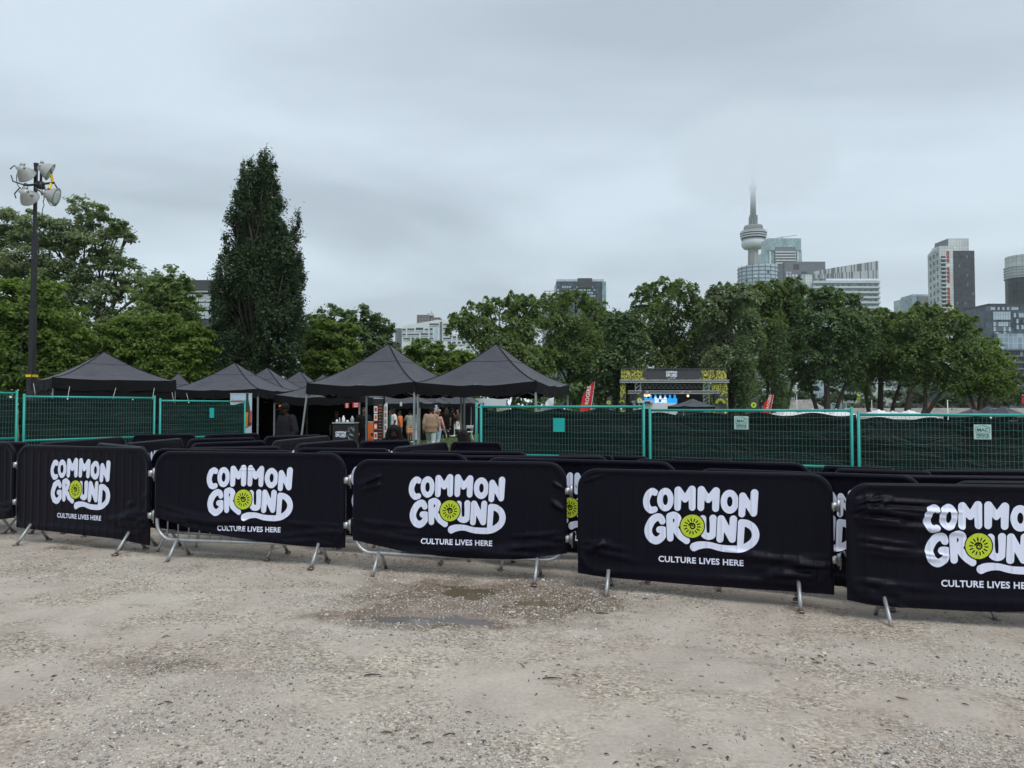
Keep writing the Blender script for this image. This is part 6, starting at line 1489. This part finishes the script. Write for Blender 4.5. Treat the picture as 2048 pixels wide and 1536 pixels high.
b = Bld('street_sign', 'bright red board at the right edge above the fence', 2052, 100, 0, 'sign', None); b.box('board', 2043, 2062, 793, 808, -.05, .05, MT['red']); b.box('stripe', 2043, 2062, 789.5, 790.5, -.05, .05, MT['white']); b.box('post', 2051, 2053, 790, None, .06, .16, MT['legm'])
for (p0, p1, lb) in [(905, 972, 'pale metal roofed shed behind the far tents by the lawn gap')]:
    b = Bld('shed', lb, (p0 + p1) / 2, 56, 0, 'shed', None); b.box('wall', p0, p1, 812, None, 0, 4, MT['tentdark']); mb = MB(); x0, x1 = b.x(p0) - .3, b.x(p1 + 40); mb.add([(x0, -.4, b.z(812)), (x1, -.4, b.z(812)), (x1, 3, b.z(796)), (x0, 3, b.z(796))], [(0, 1, 2, 3)])
    for i in range(24): xx = x0 + (x1 - x0) * i / 23; mb.tube([(xx, -.4, b.z(812) + .03), (xx, 3, b.z(796) + .03)], .02, 4)
    mb.build('roof', MT['alu'], b.r)

# ---------------------------------------------------------------- stage and flags
def pattern_mat():
    t = NT('lime_scroll_print'); v = t.n('ShaderNodeTexVoronoi', {'Vector': t.tc.outputs['Object'], 'Scale': 3.2}, feature='DISTANCE_TO_EDGE').outputs['Distance']; w = t.n('ShaderNodeTexVoronoi', {'Vector': t.tc.outputs['Object'], 'Scale': 4.6}).outputs['Distance']
    f = t.math('MULTIPLY', t.math('GREATER_THAN', v, .055), t.math('GREATER_THAN', t.math('ABSOLUTE', t.math('SUBTRACT', w, .42)), .10)); t.base(t.mix(f, (.02, .022, .015), (.60, .58, .09))); t.rough(.7); return t.m
MT['pattern'] = pattern_mat()
def screen_emit():
    t = NT('led_screen_blue'); t.base((.01, .2, .5)); t.set(t.b.inputs['Emission Color'], (.02, .36, .85)); t.b.inputs['Emission Strength'].default_value = .75; return t.m
def screen_white():
    t = NT('led_screen_white'); t.base((.7, .7, .7)); t.set(t.b.inputs['Emission Color'], (1, 1, 1)); t.b.inputs['Emission Strength'].default_value = .7; return t.m
def truss(b, px0, px1, py0, py1, y, m, nm='truss', cells=16):
    x0, x1, z1, z0 = b.x(px0), b.x(px1), b.z(py0), b.z(py1); mb = MB(); w = z1 - z0
    for yy in (y, y + .4):
        for zz in (z0, z1): mb.tube([(x0, yy, zz), (x1, yy, zz)], .045, 6)
        for i in range(cells):
            a, c = x0 + (x1 - x0) * i / cells, x0 + (x1 - x0) * (i + 1) / cells; mb.tube([(a, yy, z0), ((a + c) / 2, yy, z1)], .04, 5); mb.tube([((a + c) / 2, yy, z1), (c, yy, z0)], .04, 5)
    return mb.build(nm, m, b.r)
MT['truss'] = mat('stage_truss_grey', (.30, .31, .32), .5, .3, .1)
def stage():
    d = 84; b = Bld('concert_stage', 'concert stage with lime patterned fascia, trusses and a blue screen, before the trees', 1347, d, 0, 'stage', None); z, x = b.z, b.x
    mb = MB(); mb.box(((x(1242) + x(1453)) / 2, 0, (z(738) + z(760)) / 2), (x(1453) - x(1242), .12, z(738) - z(760)), mi=0)
    cx, cz = (x(1285) + x(1405)) / 2, (z(739) + z(759)) / 2; hw, hh = (x(1405) - x(1285)) / 2, (z(739) - z(759)) / 2
    poly = [(cx + hw * 0.86, cz + hh), (cx + hw, cz + hh * .35), (cx + hw, cz - hh * .35), (cx + hw * .86, cz - hh), (cx - hw * .86, cz - hh), (cx - hw, cz - hh * .35), (cx - hw, cz + hh * .35), (cx - hw * .86, cz + hh)]
    mb.prism(poly, -.075, -.065, 1); fn = lambda u, zz: (u + x(1343), -.085, zz + z(748.5)); add_logo(mb, fn, 1.32, False, (2, 3), True); mb.build('fascia', [MT['pattern'], MT['cladd'], MT['logow'], MT['logog']], b.r)
    for p0, p1, a, c in ((1240, 1251, 766, None), (1423, 1455, 766, None)): b.box('side_banner', p0, p1, a, c, -.1, 0, MT['pattern'])
    b.box('roof', 1242, 1453, 736.5, 738, -.2, 9, MT['cladd']); b.box('backdrop', 1255, 1440, 760, None, 8, 8.3, MT['black']); b.box('deck', 1242, 1453, 826, None, -.5, 9, MT['black']); b.box('ceiling', 1254, 1425, 760.5, 761.5, .1, 8, MT['black'])
    truss(b, 1239, 1456, 761, 765.5, -.6, MT['truss'], cells=30); truss(b, 1278, 1412, 768, 776, 2, MT['legm'], cells=14); truss(b, 1256, 1438, 782, 787.5, -.3, MT['truss'], cells=28)
    for p in (1276, 1413): 
        mb = MB()
        for dx_ in (-.3, .3): mb.tube([(x(p) + dx_, 0, 0), (x(p) + dx_, 0, z(762))], .05, 6)
        for k in range(14): zz = z(762) * k / 14; mb.tube([(x(p) - .3, 0, zz), (x(p) + .3, 0, zz + z(762) / 14)], .035, 5)
        mb.build('tower_truss', MT['alu'], b.r)
    for p0, p1 in ((1257, 1272), (1424, 1436)):
        for k in range(4): b.box('loudspeaker', p0, p1, 787.5 + k * 4.6, 791.6 + k * 4.6, -.9, -.2, MT['black'])
    b.box('led_screen', 1304, 1374, 788, 807, 5, 5.2, screen_emit()); mb = MB(); fn = lambda u, zz: (u + x(1339), 4.985, zz + z(799.5)); add_logo(mb, fn, 1.55, False, (0, 1), False); mb.build('screen_logo', [screen_white(), MT['cladd']], b.r)
    def lampm(c):
        t = NT('stage_lamp_glow'); t.base((.6, .5, .3)); t.set(t.b.inputs['Emission Color'], c); t.b.inputs['Emission Strength'].default_value = 1.1; return t.m
    ly, lr_ = lampm((1, .82, .5)), lampm((.9, .15, .12))
    for p, q, m_ in ((1290, 790.5, ly), (1295, 791, ly), (1300, 790.5, ly), (1378, 791.5, ly), (1296, 784, lr_), (1367, 784.5, lr_), (1382, 785, lr_)):
        mb = MB(); mb.lathe([(.03, -.1), (.10, -.08), (.14, .1), (.13, .12)], 10, mat=Matrix.Translation((x(p), .6, z(q))) @ Matrix.Rotation(R(90), 4, 'X')); mb.build('stage_lamp', m_, b.r)
    for k in range(7): 
        mb = MB(); mb.lathe([(.05, -.35), (.16, -.25), (.18, .05), (.12, .1)], 10, mat=Matrix.Translation((x(1308 + k * 10), 3.5, z(790)))); mb.build('moving_head', MT['black'], b.r)
stage()
def feather(px, py, d, hpx, wpx, m, label, lean=.0, circle=False, text=None, rays=False):
    t = P(px, py, d); k = pxm(d); gx = G(t.x, d); h = t.z - gx; w = wpx / k; fl = min(h - .5, hpx / k * 1.45); r = empty('feather_flag', (t.x, d, gx), 0, label, 'flag', 'feather flags on the lawn')
    mb = MB(); n = 14; R_ = []; L_ = []
    for i in range(n + 1):
        s = i / n; zz = h - fl * s; R_.append((0.0 - lean * s, zz)); ww = w * min(1, (s * 2.1) ** .7); L_.append((-ww - lean * s, zz))
    pts = []
    for (a, c) in zip(L_, R_):
        for q in range(5):
            u = q / 4; pts.append((a[0] + (c[0] - a[0]) * u, .06 * math.sin(u * 5 + c[1] * 3), c[1]))
    mb.grid(pts, n + 1, 5, 0); mats = [m, MT['logog'], MT['white'], MT['black']]
    cz = h - hpx / k * .80; cx = -w * .55 - lean * .5
    if circle:
        q = 26; mb.add([(cx + w * .30 * math.cos(2 * math.pi * j / q), -.085, cz + w * .30 * math.sin(2 * math.pi * j / q)) for j in range(q)], [tuple(range(q))], 1)
        mb.add([(cx + w * .10 * math.cos(2 * math.pi * j / q), -.088, cz + w * .10 * math.sin(2 * math.pi * j / q)) for j in range(q)], [tuple(range(q))], 3)
    if rays:
        for j in range(9): a = math.pi * (j + .5) / 9; mb.tube([(cx + w * .22 * math.cos(a), -.08, cz + w * .22 * math.sin(a)), (cx + w * .48 * math.cos(a), -.08, cz + w * .48 * math.sin(a))], w * .045, 4, 1)
    if text:
        v, f = text2d(text, w * .50, .008 * w); mb.add([(-w * .45 - p[1] - lean * (h - (cz + .25 + p[0])) / fl, -.085, cz + .25 + p[0]) for p in v], f, 2)
    mb.build('sail', mats, r, True)
    mb = MB(); mb.tube([(0.03 - lean, 0, 0), (0.03 - lean, 0, h - fl), (.03 - lean * .5, 0, h - fl * .5), (.02, 0, h - .02)], [.025, .022, .018, .01], 6); mb.build('pole', MT['mast'] if not text else MT['white'], r); return r
MT['flagred'] = mat('flag_red', (.58, .012, .018), .6, 0, .12, 2)
feather(1189, 762, 46, 46, 20, MT['flagred'], 'tall red feather flag with white lettering, left of the stage', .30, text='ROGERS')
feather(1108, 793, 52, 15, 16, MT['white'], 'white feather flag tip showing over the bright plaque panel', .05)
feather(1547, 789, 58, 26, 15, MT['flagred'], 'shorter red feather flag right of the stage', .32, text='ROGERS')
feather(1224, 789, 72, 20, 13, MT['cladd'], 'small dark feather flag with a lime disc left of the stage', .0, True)
feather(1250, 788, 74, 22, 12, MT['cladd'], 'dark feather flag with lime rays at the left stage banner', .0, rays=True)
feather(1288, 780, 66, 26, 17, MT['cladd'], 'dark feather flag with a lime disc in front of the left stage loudspeakers', .0, True)
feather(1452, 786, 60, 27, 22, MT['cladd'], 'dark feather flag with lime rays in front of the right stage banner', .0, rays=True)
feather(1517, 791, 64, 24, 19, MT['cladd'], 'dark feather flag with a lime disc beside the shorter red flag', .0, True)
b = Bld('site_cabin', 'white flat roofed cabin with a dark window in front of the stage', 1315, 66, 0, 'cabin', None); b.box('wall', 1277, 1352, 806, None, 0, 3, MT['cladw']); b.box('roof', 1274, 1306, 801, 805.8, -.3, 3, MT['slab']); b.box('window', 1288, 1299, 803, 807, -.35, -.25, MT['black'])

# ---------------------------------------------------------------- low cloud round the tower top
def low_cloud():
    # cloud vapour with an added glow, coloured to match the sky behind it
    t = NT('low_cloud_glow'); t.t.nodes.remove(t.b)
    ob = t.tc.outputs['Object']; ln = t.n('ShaderNodeVectorMath', {0: ob}, operation='LENGTH').outputs['Value']; z = t.n('ShaderNodeSeparateXYZ', {0: ob}).outputs[2]
    f = t.math('POWER', t.math('SUBTRACT', 1.0, t.math('MULTIPLY', ln, ln), clamp=True), 1.6); lift = t.n('ShaderNodeMapRange', {0: z, 1: -.86, 2: -.42, 3: 0., 4: 1.}).outputs[0]
    nz = t.ramp(t.noise(3.0, 4, .6, ob, .4), [(.3, .35), (.7, 1.35)])
    den = t.math('MULTIPLY', t.math('MULTIPLY', f, lift), t.math('MULTIPLY', nz, .052))
    ab = t.n('ShaderNodeVolumeAbsorption', {'Color': (0, 0, 0), 'Density': den}); em = t.n('ShaderNodeEmission', {'Color': (.430, .506, .570), 'Strength': den})
    ad = t.n('ShaderNodeAddShader', {0: ab.outputs[0], 1: em.outputs[0]}); t.t.links.new(ad.outputs[0], t.out.inputs['Volume'])
    mb = MB(); mb.ball((0, 0, 0), 1.0, 32, 20); o = mb.build('low_cloud', t.m, None, True); o.location = (X(1510, 1500), 1500, 500); o.scale = (190, 130, 135); tag(o, kind='stuff')
low_cloud()

# ---------------------------------------------------------------- the air
def haze():
    t = NT('haze_air'); t.t.nodes.remove(t.b); v = t.n('ShaderNodeVolumePrincipled'); t.set(v.inputs['Color'], (.93, .96, 1.0)); v.inputs['Density'].default_value = .00008
    t.t.links.new(v.outputs[0], t.out.inputs['Volume']); mb = MB(); mb.box((0, 6800, 297), (28000, 17200, 606)); tag(mb.build('haze', t.m), kind='stuff')
haze()
